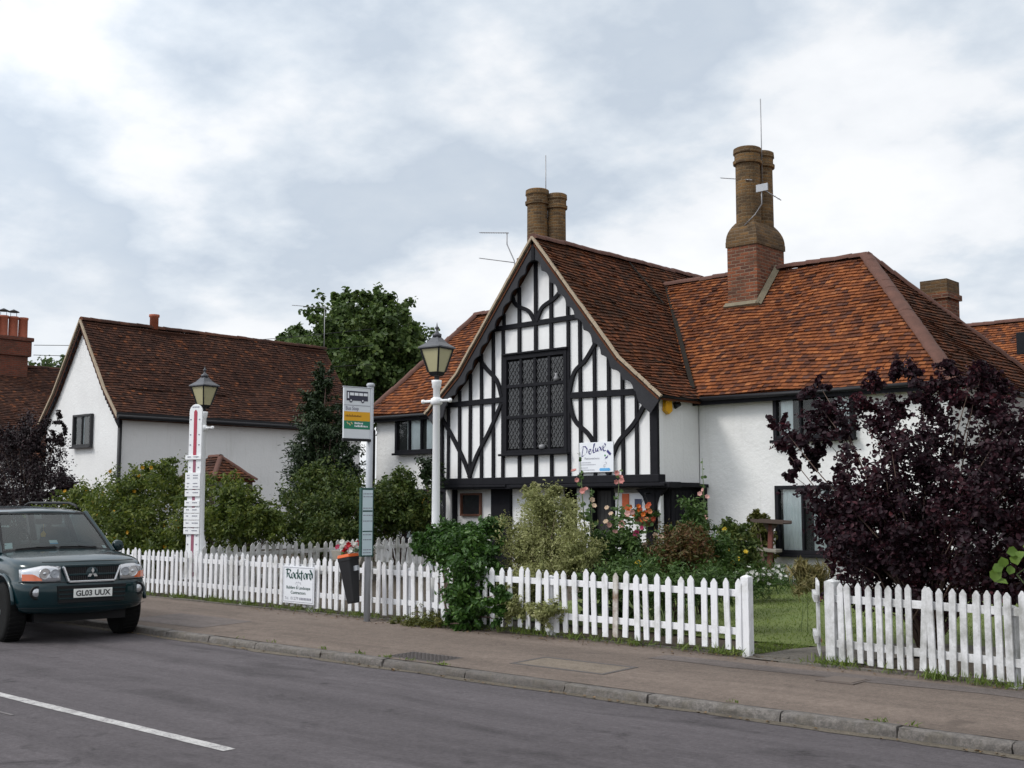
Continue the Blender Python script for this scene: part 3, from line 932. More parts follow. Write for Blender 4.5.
# --- the big leaded window
f = MB(); y = 18.93
f.box(wx0, wx0 + .09, y, 19.06, wz0, wz1); f.box(wx1 - .09, wx1, y, 19.06, wz0, wz1)
f.box(wx0 + .09, wx1 - .09, y, 19.06, wz1 - .10, wz1); f.box(wx0 + .09, wx1 - .09, y, 19.06, wz0, wz0 + .07)
cw = (wx1 - wx0 - .18) / 4
rows = [wz0 + .07, wz0 + .07 + .72, wz0 + .07 + 1.40, wz1 - .10]
for i in range(1, 4): f.box(wx0 + .09 + cw * i - .035, wx0 + .09 + cw * i + .035, y + .012, 19.05, wz0 + .07, wz1 - .10)
for zr in rows[1:3]: f.box(wx0 + .09, wx1 - .09, y + .004, 19.05, zr - .035, zr + .035)
win = build('window', f, BLACK, H, bev=.006)
mb = MB(); mb.box(wx0 - .08, wx1 + .06, 18.84, 19.02, wz0 - .05, wz0 - .002); build('sill', mb, BLACK, win, bev=.01)
mb = MB(); mb.box(wx0 - .03, wx1 + .03, 18.89, 19.0, wz1 + .002, wz1 + .045); build('drip_board', mb, BLACK, win, bev=.008)
qq = random.Random(5)
for i in range(4):
    for j in range(3):
        x0 = wx0 + .09 + cw * i + .04; x1 = x0 + cw - .08; z0 = rows[j] + .04; z1 = rows[j + 1] - .04
        tx, tz = qq.uniform(-.004, .004), qq.uniform(-.006, .002)
        g = MB(); yy = 18.985
        g.add([(x0, yy - tx - tz, z0), (x1, yy + tx - tz, z0), (x1, yy + tx + tz, z1), (x0, yy - tx + tz, z1)], [(0, 1, 2, 3)])
        pane = build('pane', g, LEADGLASS, win)
        g = MB()
        sx, sz = .105, .165
        for sgn in (1, -1):
            k = -12
            while k < 12:
                # line: (x-x0)/sx - sgn*(z-z0)/sz = k
                pts = []
                for zz in (z0, z1):
                    xx = x0 + sx * (k + sgn * (zz - z0) / sz); pts.append((xx, zz))
                (xa, za), (xb, zb) = pts
                t0, t1 = 0.0, 1.0; dx = xb - xa
                for lim, s_ in ((x0, 1), (x1, -1)):
                    ca = s_ * (xa - lim); cb_ = s_ * (xb - lim)
                    if ca < 0 and cb_ < 0: t0 = 2; break
                    if ca < 0: t0 = max(t0, ca / (ca - cb_))
                    elif cb_ < 0: t1 = min(t1, ca / (ca - cb_))
                if t0 < t1:
                    pa_ = (xa + dx * t0, 18.972, za + (zb - za) * t0); pb_ = (xa + dx * t1, 18.972, za + (zb - za) * t1)
                    g.bar(pa_, pb_, .013, .008)
                k += 1
        build('lead_lattice', g, LEADCAME, win)
g = MB(); g.add([(wx0, 19.08, wz0), (wx1, 19.08, wz0), (wx1, 19.08, wz1), (wx0, 19.08, wz1)], [(0, 1, 2, 3)]); 
# (the wall plaster lies behind the window: line it dark)
g = MB(); g.box(wx0 + .02, wx1 - .02, 18.992, 18.998, wz0 + .02, wz1 - .02); build('room_back', g, DARKIN, win)
# ornaments standing on the inner ledges, seen through the glass: pale vase and bowl
g = MB(); g.lathe([(.0, 0), (.05, 0), (.065, .06), (.03, .12), (.04, .16), (0, .16)], (wx0 + .09 + cw * 3.5, 18.955, rows[2] + .04), 10); build('ornament', g, plain('ornament_grey', (.22, .22, .23), .5) if 'ornament_grey' not in MATS else MATS['ornament_grey'], win)
g = MB(); g.lathe([(.0, 0), (.05, 0), (.075, .04), (.07, .09), (0, .11)], (wx0 + .09 + cw * 2.5, 18.955, rows[0] + .0), 10); build('ornament', g, plain('ornament_grey', (.22, .22, .23), .5) if 'ornament_grey' not in MATS else MATS['ornament_grey'], win)
# --- roofs
Y0, YB = 18.70, 25.2
for s in (1, -1):
    pr = lambda dx, y: (HX + s * dx, y, gz_roof(dx))
    a, b = (Y0, YB) if s == 1 else (YB, Y0)
    up = [pr(2.3, a), pr(2.3, b), pr(0, b), pr(0, a)]
    build('roof', tiles(up, 11 + s, slab=.04), ROOF_BR, H, recalc=False)
    yb = 21.5
    a, b = (Y0, yb) if s == 1 else (yb, Y0)
    lo = [pr(3.30, a), pr(3.30, b), pr(2.3, b), pr(2.3, a)]
    build('roof', tiles(lo, 15 + s, slab=.04), ROOF_BR, H, recalc=False)
mb = MB(); ridge_run(mb, (HX, Y0, 7.50), (HX, YB, 7.50), .13, 4); build('ridge_tiles', mb, RIDGE, H)
# back gable wall closes the block
mb = MB(); mb.prism([(XL, 25.0, .1), (XR, 25.0, .1), (XR, 25.0, 3.85), (HX, 25.0, 7.3), (XL, 25.0, 3.85)], (0, .1, 0)); build('wall', mb, WHITE, H)
# verge: mortar fillet and scalloped bargeboards
for s in (1, -1):
    mb = MB(); line = [(0, 7.52), (1.2, gz_roof(1.2) + .02), (2.3, gz_roof(2.3) + .02), (2.85, gz_roof(2.85) + .02), (3.32, gz_roof(3.32) + .02)]
    for i in range(len(line) - 1):
        n = 7
        for k in range(n):
            f0, f1 = k / n, (k + 1.02) / n
            p = (HX + s * (line[i][0] + (line[i + 1][0] - line[i][0]) * f0), 18.69 + rnd.uniform(-.006, .006), line[i][1] + (line[i + 1][1] - line[i][1]) * f0 - .02 + rnd.uniform(-.008, .008))
            r_ = (HX + s * (line[i][0] + (line[i + 1][0] - line[i][0]) * f1), 18.69, line[i][1] + (line[i + 1][1] - line[i][1]) * f1 - .02)
            mb.bar(p, r_, .05, .06)
    build('verge', mb, MORTAR, H)
    mb = MB(); out_, inn = [], []
    N = 150; arc = 0; prev = None; L = 0
    for k in range(N + 1):
        dx = 3.30 * k / N; z = gz_roof(dx) - .03
        if prev: L += math.hypot(dx - prev[0], z - prev[1])
        prev = (dx, z)
        sl = 1.22 if dx < 2.3 else .83
        nx, nz = -sl / math.hypot(1, sl), -1 / math.hypot(1, sl)
        w = 0.29 - 0.075 * abs(math.sin(math.pi * L / 0.36)) if 0.3 < L < 4.35 else 0.29
        if L >= 4.35: w = .27 + .13 * min(1, (L - 4.35) / .2)
        xi = dx + nx * w
        zi = z + nz * w
        if xi < 0: zi = zi + xi * sl * 0 ; xi = 0.0; zi = 7.45 - .36
        out_.append((HX + s * dx, z)); inn.append((HX + s * xi, zi))
    vs = []
    for (xo, zo), (xi, zi) in zip(out_, inn):
        vs += [(xo, 18.72, zo), (xi, 18.72, zi), (xo, 18.765, zo), (xi, 18.765, zi)]
    fs = []
    for k in range(N):
        a, b = k * 4, k * 4 + 4
        fs += [(a, b, b + 1, a + 1), (a + 2, a + 3, b + 3, b + 2), (a, a + 2, b + 2, b), (a + 1, b + 1, b + 3, a + 3)]
    mb.add(vs, fs); build('bargeboard', mb, BARGE, H)
mb = MB(); mb.box(HX - .045, HX + .045, 18.70, 18.76, 6.98, 7.42); build('finial', mb, BLACK, H, bev=.01)
mb = MB()
mb.prism([(HX - .35, 18.768, 7.0), (HX + .35, 18.768, 7.0), (HX, 18.768, 7.4)], (0, .2, 0)); build('apex_board', mb, BARGE, H)
# right wing
EZ, EY, RY, RZ = 3.95, 20.18, 23.0, 6.95
A, B_ = (-13.6, EY, EZ), (-8.05, EY, EZ - .06)
build('roof', tiles([(-13.9, EY, EZ), B_, (-11.0, RY, RZ), (-16.35, RY, RZ)], 31, slab=.05), ROOF_OR, H, recalc=False)
build('roof', tiles([B_, (-8.05, 25.82, EZ - .06), (-11.0, RY, RZ)], 32, slab=.05), ROOF_BR, H, recalc=False)
build('roof', tiles([(-8.05, 25.82, EZ - .06), (-13.5, 25.82, EZ), (-16.3, RY, RZ), (-11.0, RY, RZ)], 33, slab=.05), ROOF_BR, H, recalc=False)
mb = MB(); ridge_run(mb, (-16.1, RY, RZ + .03), (-11.0, RY, RZ + .03), .12, 5)
ridge_run(mb, (-11.0, RY, RZ + .04), (-8.1, EY + .05, EZ - .02), .15, 6, step=.3, flat=.5); ridge_run(mb, (-11.0, RY, RZ + .04), (-8.1, 25.75, EZ), .13, 7); build('ridge_tiles', mb, RIDGE, H)
mb = MB()
vp, vq = Vector((-13.52, 20.22, 4.13)), Vector((-16.1, 23.0, 7.0))
mb.bar(vp, vq, .09, .03, (.45, -.45, .75)); build('valley', mb, VALLEY, H)
mb = MB(); mb.bar((HX + .12, 22.0, 7.43), (HX + .98, 22.15, 6.37), .05, .02, (.75, 0, .6)); build('lead_seam', mb, VALLEY, H)
# left wing
LE = 4.1
build('roof', tiles([(-24.0, 20.38, LE), (-18.6, 20.38, LE), (-16.6, 23, 6.93), (-22.45, 23, 6.93)], 41, slab=.05), ROOF_OR, H, recalc=False)
build('roof', tiles([(-24.0, 25.6, LE), (-24.0, 20.38, LE), (-22.45, 23, 6.93)], 42, slab=.05), ROOF_BR, H, recalc=False)
build('roof', tiles([(-18.6, 25.6, LE), (-24.0, 25.6, LE), (-22.45, 23, 6.93), (-16.6, 23, 6.93)], 43, slab=.05), ROOF_BR, H, recalc=False)
mb = MB(); ridge_run(mb, (-22.45, 23, 6.96), (-17, 23, 6.96), .12, 8); ridge_run(mb, (-22.4, 23, 6.97), (-23.98, 20.4, LE + .04), .12, 9); build('ridge_tiles', mb, RIDGE, H)
# eaves boards and gutters
for a, b, y, z in ((-13.5, -8.2, 20.10, EZ - .04), (-24.0, -19.7, 20.30, LE - .05)):
    mb = MB(); mb.box(a, b, y + .07, y + .12, z - .15, z + .02); build('eaves_board', mb, BLACK, H)
    mb = MB(); mb.tube([(a, y, z - .03), ((a + b) / 2, y, z - .045), (b, y, z - .03)], .042, 10); build('gutter', mb, BLACKMETAL, H)
mb = MB(); mb.tube([(-13.32, 18.76, 3.86), (-13.32, 20.2, 3.88)], .042, 10); build('gutter', mb, BLACKMETAL, H)
mb = MB(); mb.tube([(-8.0, 20.15, EZ - .1), (-8.0, 25.8, EZ - .1)], .042, 10); build('gutter', mb, BLACKMETAL, H)
mb = MB(); mb.tube([(-23.82, 20.3, LE - .1), (-23.82, 20.56, 3.7), (-23.82, 20.56, .2)], .045, 8); build('downpipe', mb, BLACKMETAL, H)
# wing windows: frames proud of the wall, each with its own dark lining and net curtain
def wing_window(x0, x1, z0, z1, y, cols, curtains):
    lin_ = MB(); lin_.box(x0 + .02, x1 - .02, y - .012, y - .003, z0 + .02, z1 - .02)
    w = casement(x0, x1, z0, z1, y - .09, .075, BLACK, cols, H, depth=.08, back=False, curtain=None)
    build('room_back', lin_, plain('window_dark', (.02, .022, .022), .8) if 'window_dark' not in MATS else MATS['window_dark'], w)
    for a, b in curtains:
        g = MB(); n = int((b - a) * 70) + 2; vs = []
        for i in range(n + 1):
            xx = a + (b - a) * i / n; yy = y - .032 + .012 * math.sin(xx * 95 + 2 * math.sin(xx * 11))
            vs += [(xx, yy, z0 + .05), (xx, yy, z1 - .05)]
        g.smooth = True
        g.add(vs, [(2 * i, 2 * i + 2, 2 * i + 3, 2 * i + 1) for i in range(n)]); build('curtain', g, CURTAIN, w)
wing_window(-11.72, -10.05, 3.0, 3.84, 20.4, 3, [(-11.6, -11.33), (-10.45, -10.15)])
wing_window(-11.72, -10.05, 0.82, 2.12, 20.4, 3, [(-11.6, -11.13), (-10.95, -10.2)])
wing_window(-22.9, -21.4, 3.08, 4.0, 20.6, 3, [(-22.5, -21.95), (-21.8, -21.5)])
wing_window(-22.6, -21.0, 0.85, 2.15, 20.6, 3, [(-22.5, -22.1)])
# --- chimneys
def shaft(mbx, c, z0, z1, r, parent):
    mb = MB(); c = Vector(c)
    o = Vector((c.x, c.y, z0))
    prof = [(r * 1.06, 0), (r, .06)] + [(r * (1 - .02 * t), .06 + (z1 - z0 - .45) * t) for t in (.33, .66, 1)]
    h = z1 - z0
    prof += [(r * 1.16, h - .37), (r * 1.18, h - .30), (r * 1.05, h - .28), (r * 1.05, h - .16), (r * 1.15, h - .13), (r * 1.12, h - .02), (r * .98, h), (r * .72, h), (r * .68, h - .3)]
    mb.lathe(prof, o, 20, smooth=False)
    return build('shaft', mb, SHAFT, parent, origin=o)
cb = MB(); cx0, cx1, cy0, cy1 = -13.88, -13.14, 22.2, 23.38
cb.box(cx0, cx1, cy0, cy1, 5.4, 7.42)
CH = build('chimney', cb, BRICK, H, origin=Vector((cx0, cy0, 5.4)))
def shoulder(z0, z1, r, c1, c2, x0, x1, y0, y1, parent):
    mb = MB(); e = .025
    rings = []
    def rect(m, z): return [(x0 - m, y0 - m, z), (x1 + m, y0 - m, z), (x1 + m, y1 + m, z), (x0 - m, y1 + m, z)]
    mb.box(x0 - e, x1 + e, y0 - e, y1 + e, z0, z0 + .12)
    for k in range(6):
        t0, t1 = k / 6, (k + 1) / 6
        m0 = -.16 * t0 ** 2.2 + .02; m1 = -.16 * t1 ** 2.2 + .02
        za, zb = z0 + .12 + (z1 - z0 - .12) * t0, z0 + .12 + (z1 - z0 - .12) * t1
        a = rect(m0, za); b = rect(m1, zb)
        mb.add(a + b, [(0, 1, 5, 4), (1, 2, 6, 5), (2, 3, 7, 6), (3, 0, 4, 7)] + ([(4, 5, 6, 7)] if k == 5 else []))
    return build('shoulder', mb, SHOULDER, parent)
shoulder(7.42, 7.98, .3, None, None, cx0, cx1, cy0, cy1, CH)
shaft(None, (-13.51, 22.52, 0), 7.8, 9.68, .275, CH); shaft(None, (-13.51, 23.08, 0), 7.8, 9.70, .27, CH)
mb = MB()
zz = lambda y: EZ + (y - EY) * (RZ - EZ) / (RY - EY) + .05
mb.bar((cx0 - .05, cy0 - .05, zz(cy0 - .05)), (cx1 + .08, cy0 - .05, zz(cy0 - .05)), .13, .10, (0, -.7, .7))
mb.bar((cx1 + .05, cy0 - .08, zz(cy0 - .08)), (cx1 + .05, 23.0, zz(23.0)), .13, .10, (.5, 0, .8)); build('flashing', mb, LEAD, CH)
cb = MB(); cb.box(-19.1, -17.95, 21.0, 21.62, 4.6, 7.75); C2 = build('chimney', cb, BRICK, H, origin=Vector((-19.1, 21.0, 4.6)))
shaft(None, (-18.60, 21.2, 0), 7.7, 9.40, .255, C2); shaft(None, (-18.28, 21.55, 0), 7.7, 9.30, .225, C2)
cb = MB(); cb.box(-10.64, -10.06, 24.85, 25.5, 3.9, 6.2); cb.box(-10.69, -10.01, 24.80, 25.55, 6.2, 6.32)
C3 = build('chimney', cb, BRICK, H, origin=Vector((-10.64, 24.85, 3.9)))
cb = MB(); cb.box(-10.65, -10.05, 24.84, 25.51, 6.32, 6.62); build('cap', cb, SHOULDER, C3)
# rods beside the shafts
mb = MB(); mb.tube([(-13.3, 22.78, 8.9), (-13.3, 22.78, 10.85)], .012, 5); build('lightning_rod', mb, ALU, H)
mb = MB(); mb.tube([(-18.5, 21.4, 9.0), (-18.5, 21.4, 10.3)], .012, 5); build('lightning_rod', mb, ALU, H)
# yellow alarm box and floodlight on the side wall
al = thing('alarm_box', 'yellow burglar alarm box under the eaves of the timbered house', 'alarm', (-13.44, 19.22, 3.68))
mb = MB(); mb.prism([(-13.498, 19.12, 3.82), (-13.498, 19.1, 3.6), (-13.498, 19.22, 3.53), (-13.498, 19.34, 3.6), (-13.498, 19.32, 3.82)], (.09, 0, 0)); build('case', mb, YELLOW, al, bev=.012)
fl = thing('floodlight', 'small dark floodlight on the white side wall beside the yellow alarm box', 'light', (-13.44, 19.6, 3.78))
mb = MB(); mb.box(-13.498, -13.47, 19.55, 19.65, 3.72, 3.84); mb.tube([(-13.48, 19.6, 3.78), (-13.40, 19.56, 3.76)], .015, 6); build('bracket', mb, GREYMETAL, fl)
mb = MB(); mb.lathe([(0, 0), (.045, 0), (.06, .1), (.065, .13), (.055, .13), (.03, .1), (0, .1)], (0, 0, 0), 12, axis='Y')
hd = build('lamp_head', mb, BLACKMETAL, fl, local=True); hd.location = (.04, -.02, -.02); hd.rotation_euler = (R(200), 0, R(-30))
# aerials
def yagi(mb, a, b, elems, ln, boom=.011):
    a = Vector(a); b = Vector(b); mb.tube([a, b], boom, 5)
    t = (b - a).normalized(); s = t.cross(Vector((0, 0, 1))).normalized()
    for i in range(elems):
        p = a.lerp(b, (i + .4) / elems); mb.tube([p - s * ln / 2, p + s * ln / 2], .005, 4)
def aerial(label, loc, mast, yagis):
    a = thing('tv_aerial', label, 'aerial', loc, group='television aerials on the roofs')
    mb = MB(); mb.tube(mast, .014, 6); build('mast', mb, ALU, a)
    for (p, r_, n, ln) in yagis:
        mb = MB(); yagi(mb, p, r_, n, ln); build('antenna', mb, ALU, a)
    return a
aerial('bent-masted television aerial with two arms left of the timbered gable', (-17.75, 19.6, 6.2), [(-17.78, 19.6, 6.1), (-17.90, 19.6, 7.3), (-18.13, 19.6, 7.72), (-18.13, 19.6, 8.0)],
       [((-19.0, 19.6, 8.13), (-18.08, 19.6, 7.98), 12, .12), ((-19.0, 19.6, 7.52), (-17.9, 19.6, 7.26), 14, .12)])
aerial('television aerial strapped to the tall round chimney', (-13.2, 22.3, 8.0), [(-13.42, 22.18, 7.85), (-13.12, 22.15, 8.05), (-12.95, 22.145, 8.25), (-12.95, 22.145, 8.62)],
       [(tuple(at(721, 178, 22.6)), tuple(at(752, 180, 22.2)), 10, .12), ((-12.9, 22.2, 8.55), (-12.68, 22.5, 8.35), 4, .1)])
mb = MB(); mb.box(-13.06, -12.78, 22.10, 22.13, 8.52, 8.68); o_ = tag(build('panel_antenna', mb, GREYMETAL), 'flat white panel antenna on the tall round chimney', 'aerial', 'television aerials on the roofs')
aerial('tall straight television aerial at the end of the brown cottage ridge', (-34.75, 27.5, 7.6), [(-34.75, 27.5, 7.3), (-34.75, 27.5, 9.2)], [((-34.9, 26.1, 9.05), (-34.75, 27.6, 9.12), 12, .16)])
# ------------------------------------------------------------------ neighbouring buildings
def gabled(name, label, x0, x1, y0, y1, ez, rz, wall, roofm, seed, over=.25, zb=.1, flare=None, barge=True, swap=False):
    """a gabled block whose ridge runs away from the street; gable end faces the street"""
    xm = (x0 + x1) / 2
    h = thing(name, label, 'house', (xm, y0, .2))
    mb = MB(); kk = (x1 - x0) / 2 * .72; kz = rz - (rz - ez) * 1.06 * .72 - .16
    mb.prism([(x0, y0, zb), (x1, y0, zb), (x1, y0, ez - .25), (xm + kk, y0, kz), (xm, y0, rz - .2), (xm - kk, y0, kz), (x0, y0, ez - .25)], (0, .2, 0)); build('gable_wall', mb, wall, h)
    mb = MB(); mb.prism([(x0, y1, zb), (x1, y1, zb), (x1, y1, ez - .25), (xm + kk, y1, kz), (xm, y1, rz - .2), (xm - kk, y1, kz), (x0, y1, ez - .25)], (0, -.2, 0)); build('gable_wall', mb, wall, h)
    mb = MB(); mb.box(x0, x0 + .2, y0 + .2, y1 - .2, zb, ez - .12); build('wall', mb, wall, h)
    mb = MB(); mb.box(x1 - .2, x1, y0 + .2, y1 - .2, zb, ez - .12); build('wall', mb, wall, h)
    half = (x1 - x0) / 2
    sl = (rz - ez) / half
    k = half * .72
    for s in (1, -1):
        def pt(d, y):
            z = rz - sl * 1.06 * d if d < k else rz - sl * 1.06 * k - sl * .82 * (d - k)
            return (xm + s * d, y, z)
        a, b = (y0 - over, y1 + over) if s == 1 else (y1 + over, y0 - over)
        build('roof', tiles([pt(k, a), pt(k, b), pt(0, b), pt(0, a)], seed + s, sag=.05), roofm, h, recalc=False)
        build('roof', tiles([pt(half + .25, a), pt(half + .25, b), pt(k, b), pt(k, a)], seed + 3 + s, sag=.04), roofm, h, recalc=False)
        if barge:
            mb = MB(); line = [pt(d, y0 - over - .02) for d in (0, k * .5, k, half, half + .26)]
            for p, r_ in zip(line[:-1], line[1:]): mb.bar((p[0], p[1], p[2] - .01), (r_[0], r_[1], r_[2] - .01), .055, .07)
            build('verge', mb, MORTAR, h)
            mb = MB()
            for p, r_ in zip(line[:-1], line[1:]):
                for i in range(6):
                    a_, b_ = Vector(p).lerp(Vector(r_), i / 6), Vector(p).lerp(Vector(r_), (i + 1) / 6)
                    d = Vector((0, 0, -.06)); w = Vector((0, 0, -.26)); wm = Vector((0, 0, -.36))
                    mid = (a_ + b_) / 2
                    mb.prism([a_ + d + Vector((0, .035, 0)), b_ + d + Vector((0, .035, 0)), b_ + w + Vector((0, .035, 0)), mid + wm + Vector((0, .035, 0)), a_ + w + Vector((0, .035, 0))], (0, .05, 0))
            build('bargeboard', mb, BLACK, h)
    mb = MB(); ridge_run(mb, (xm, y0 - over, rz + .02), (xm, y1 + over, rz + .02), .13, seed); build('ridge_tiles', mb, RIDGE if roofm is not ROOF_DK else ROOF_DK, h)
    return h

# brown-roofed white cottage left of the timbered house
LC = gabled('cottage', 'white cottage with a long dark brown tiled roof and gable end to the street', -37.0, -32.5, 18.0, 27.4, 4.62, 7.54, COTWHITE, ROOF_DK, 61, over=.14)
w = casement(-35.1, -33.95, 3.55, 4.55, 17.93, .07, plain('grey_frame', (.045, .045, .047), .7, spec=.15), 2, LC, depth=.06, back=False)
g = MB(); g.box(-35.05, -34.0, 17.982, 17.992, 3.6, 4.5); build('room_back', g, plain('blind', (.07, .075, .075), .8), w)
g = MB(); g.box(-34.66, -34.45, 17.965, 17.978, 3.62, 4.48); build('curtain', g, CURTAIN, w)
mb = MB(); mb.tube([(-32.44, 18.05, 4.5), (-32.44, 18.05, .2)], .055, 8); build('downpipe', mb, BLACKMETAL, LC)
mb = MB(); mb.tube([(-32.16, 17.8, 4.36), (-32.16, 27.6, 4.36)], .06, 8); mb.box(-32.24, -32.20, 17.8, 27.6, 4.3, 4.5); build('gutter', mb, BLACKMETAL, LC)
mb = MB(); mb.lathe([(.14, 0), (.14, .4), (.17, .42), (.17, .5), (.12, .5), (.11, .3)], (-34.75, 20.42, 7.5), 12); build('chimney_pot', mb, POT, LC)
# little hipped outbuilding beside it
SD = thing('garden_shed', 'small pale shed with a hipped red tile roof behind the red thermometer board', 'shed', (-30.3, 19.95, .2))
xa_, xb_, ya_, yb_2, ez_, rz_, yr = -31.3, -29.3, 19.25, 20.75, 2.5, 3.2, 19.98
r0_, r1_ = (-30.6, yr, rz_), (-30.05, yr, rz_)
build('roof', tiles([(xa_, ya_, ez_), (xb_, ya_, ez_), r1_, r0_], 71, gauge=.12, slab=.05), ROOF_DK, SD, recalc=False)
build('roof', tiles([(xb_, ya_, ez_), (xb_, yb_2, ez_), r1_], 72, gauge=.12, slab=.05), ROOF_BR, SD, recalc=False)
build('roof', tiles([(xb_, yb_2, ez_), (xa_, yb_2, ez_), r0_, r1_], 73, gauge=.12, slab=.05), ROOF_BR, SD, recalc=False)
build('roof', tiles([(xa_, yb_2, ez_), (xa_, ya_, ez_), r0_], 74, gauge=.12, slab=.05), ROOF_DK, SD, recalc=False)
mb = MB(); ridge_run(mb, r0_, r1_, .09, 3); ridge_run(mb, r1_, (xb_, ya_, ez_), .08, 3); ridge_run(mb, r1_, (xb_, yb_2, ez_), .08, 3); build('ridge_tiles', mb, RIDGE, SD)
mb = MB(); mb.box(-31.0, -29.6, 19.5, 20.5, .1, 2.46); build('wall', mb, plain('shed_grey', (.42, .43, .44), .8), SD)
for yy in (19.32, 20.62):
    mb = MB(); mb.box(-29.5, -29.39, yy - .055, yy + .055, .1, 2.47); build('post', mb, WOODB, SD)

# far house with a big chimney at the left edge
FH = gabled('far_house', 'far brown-roofed house at the left edge with a four-pot brick chimney', -50.5, -41.8, 15.5, 27.0, 3.6, 7.25, COTWHITE, ROOF_DK, 81, barge=True)
cb = MB(); cb.box(-46.5, -45.6, 20.0, 21.3, 6.3, 7.6); cb.box(-46.58, -45.52, 19.92, 21.4, 7.6, 8.2); cb.box(-46.64, -45.46, 19.86, 21.46, 8.2, 8.36)
CF = build('chimney', cb, brick_mat('far_brick', (.22, .065, .04), (.11, .04, .03), (.13, .09, .07)), FH, origin=Vector((-46.5, 20, 6.3)), bev=.03)
for i in range(4):
    y = 20.02 + i * .40
    mb = MB(); mb.lathe([(.20, 0), (.18, .08), (.175, .74), (.195, .76), (.195, .84), (.14, .84), (.13, .5)], (-46.0, y, 8.36), 12); pt_ = build('chimney_pot', mb, POT, CF)
    if i in (1, 2):
        mb = MB(); mb.tube([(-46.0, y - .12, 9.15), (-46.0, y - .12, 9.4)], .012, 4); mb.tube([(-46.0, y + .12, 9.15), (-46.0, y + .12, 9.4)], .012, 4)
        mb.lathe([(.22, 9.38), (.20, 9.41), (.0, 9.5)], (-46.0, y, 0), 12); build('cowl', mb, BLACKMETAL, pt_)
# overhead wires from that chimney
mb = MB()
for (a, b) in (((-46, 21.7, 8.15), (-34.9, 30, 8.6)), ((-46, 21.7, 7.75), (-34.9, 30, 7.95)), ((-46, 21.7, 7.4), (-34.9, 30, 7.2))):
    a = Vector(a); b = Vector(b); mb.tube([a.lerp(b, t) - Vector((0, 0, .5 * 4 * t * (1 - t) * .5)) for t in (0, .25, .5, .75, 1)], .012, 4)
tag(build('overhead_wire', mb, BLACKMETAL), 'thin dark overhead wires sloping from the far chimney behind the cottage gable', 'wire')

# house behind on the right
RHs = thing('rear_house', 'orange-roofed house standing behind the timbered house at the right edge', 'house', (-8, 33, .2))
build('roof', tiles([(-15, 30.6, 3.6), (-3, 30.6, 3.6), (-3, 34, 6.9), (-15, 34, 6.9)], 91), ROOF_OR, RHs, recalc=False)
build('roof', tiles([(-3, 37.4, 3.6), (-15, 37.4, 3.6), (-15, 34, 6.9), (-3, 34, 6.9)], 92), ROOF_BR, RHs, recalc=False)
mb = MB(); ridge_run(mb, (-15, 34, 6.93), (-3, 34, 6.93), .12, 3); build('ridge_tiles', mb, RIDGE, RHs)
mb = MB(); mb.prism([(-14.7, 31, .1), (-14.7, 37, .1), (-14.7, 37, 3.7), (-14.7, 34, 6.7), (-14.7, 31, 3.7)], (11.5, 0, 0)); build('wall', mb, WHITE, RHs)

# neighbour whose corner shows at the right edge
NB = thing('neighbour_house', 'black and white house whose gable corner just shows at the right edge', 'house', (-4.1, 21, .2))
mb = MB(); mb.prism([(-6.60, 21, .1), (-1.6, 21, .1), (-1.6, 21, 4.7), (-4.08, 21, 7.6), (-6.60, 21, 4.7)], (0, 6, 0)); build('wall', mb, WHITE, NB)
for s in (1, -1):
    p = [(-4.08 + s * 2.95, 20.6, 4.5), (-4.08 + s * 2.95, 27.2, 4.5), (-4.08, 27.2, 7.9), (-4.08, 20.6, 7.9)]
    if s < 0: p = [p[1], p[0], p[3], p[2]]
    build('roof', tiles(p, 95 + s), ROOF_BR, NB, recalc=False)
    mb = MB(); mb.bar((-4.08, 20.55, 7.74), (-4.08 + s * 2.75, 20.55, 4.58), .30, .05); mb.box(-4.08 + s * 2.85 - .22, -4.08 + s * 2.85 + .22, 20.53, 20.58, 4.30, 4.68); build('bargeboard', mb, BLACK, NB, bev=.01)
mb = MB(); mb.box(-6.64, -6.42, 20.93, 20.998, 3.55, 4.55); build('corner_post', mb, BLACK, NB, bev=.01)
mb = MB(); mb.box(-6.68, -1.6, 20.90, 20.998, 3.38, 3.54); build('rail', mb, POSTWHITE, NB, bev=.01)
wb = casement(-6.58, -5.58, 2.55, 3.36, 20.93, .06, BLACK, 2, NB, depth=.06, back=False)
g = MB(); g.box(-6.53, -5.63, 20.975, 20.99, 2.6, 3.3); build('room_back', g, CURTAIN, wb)

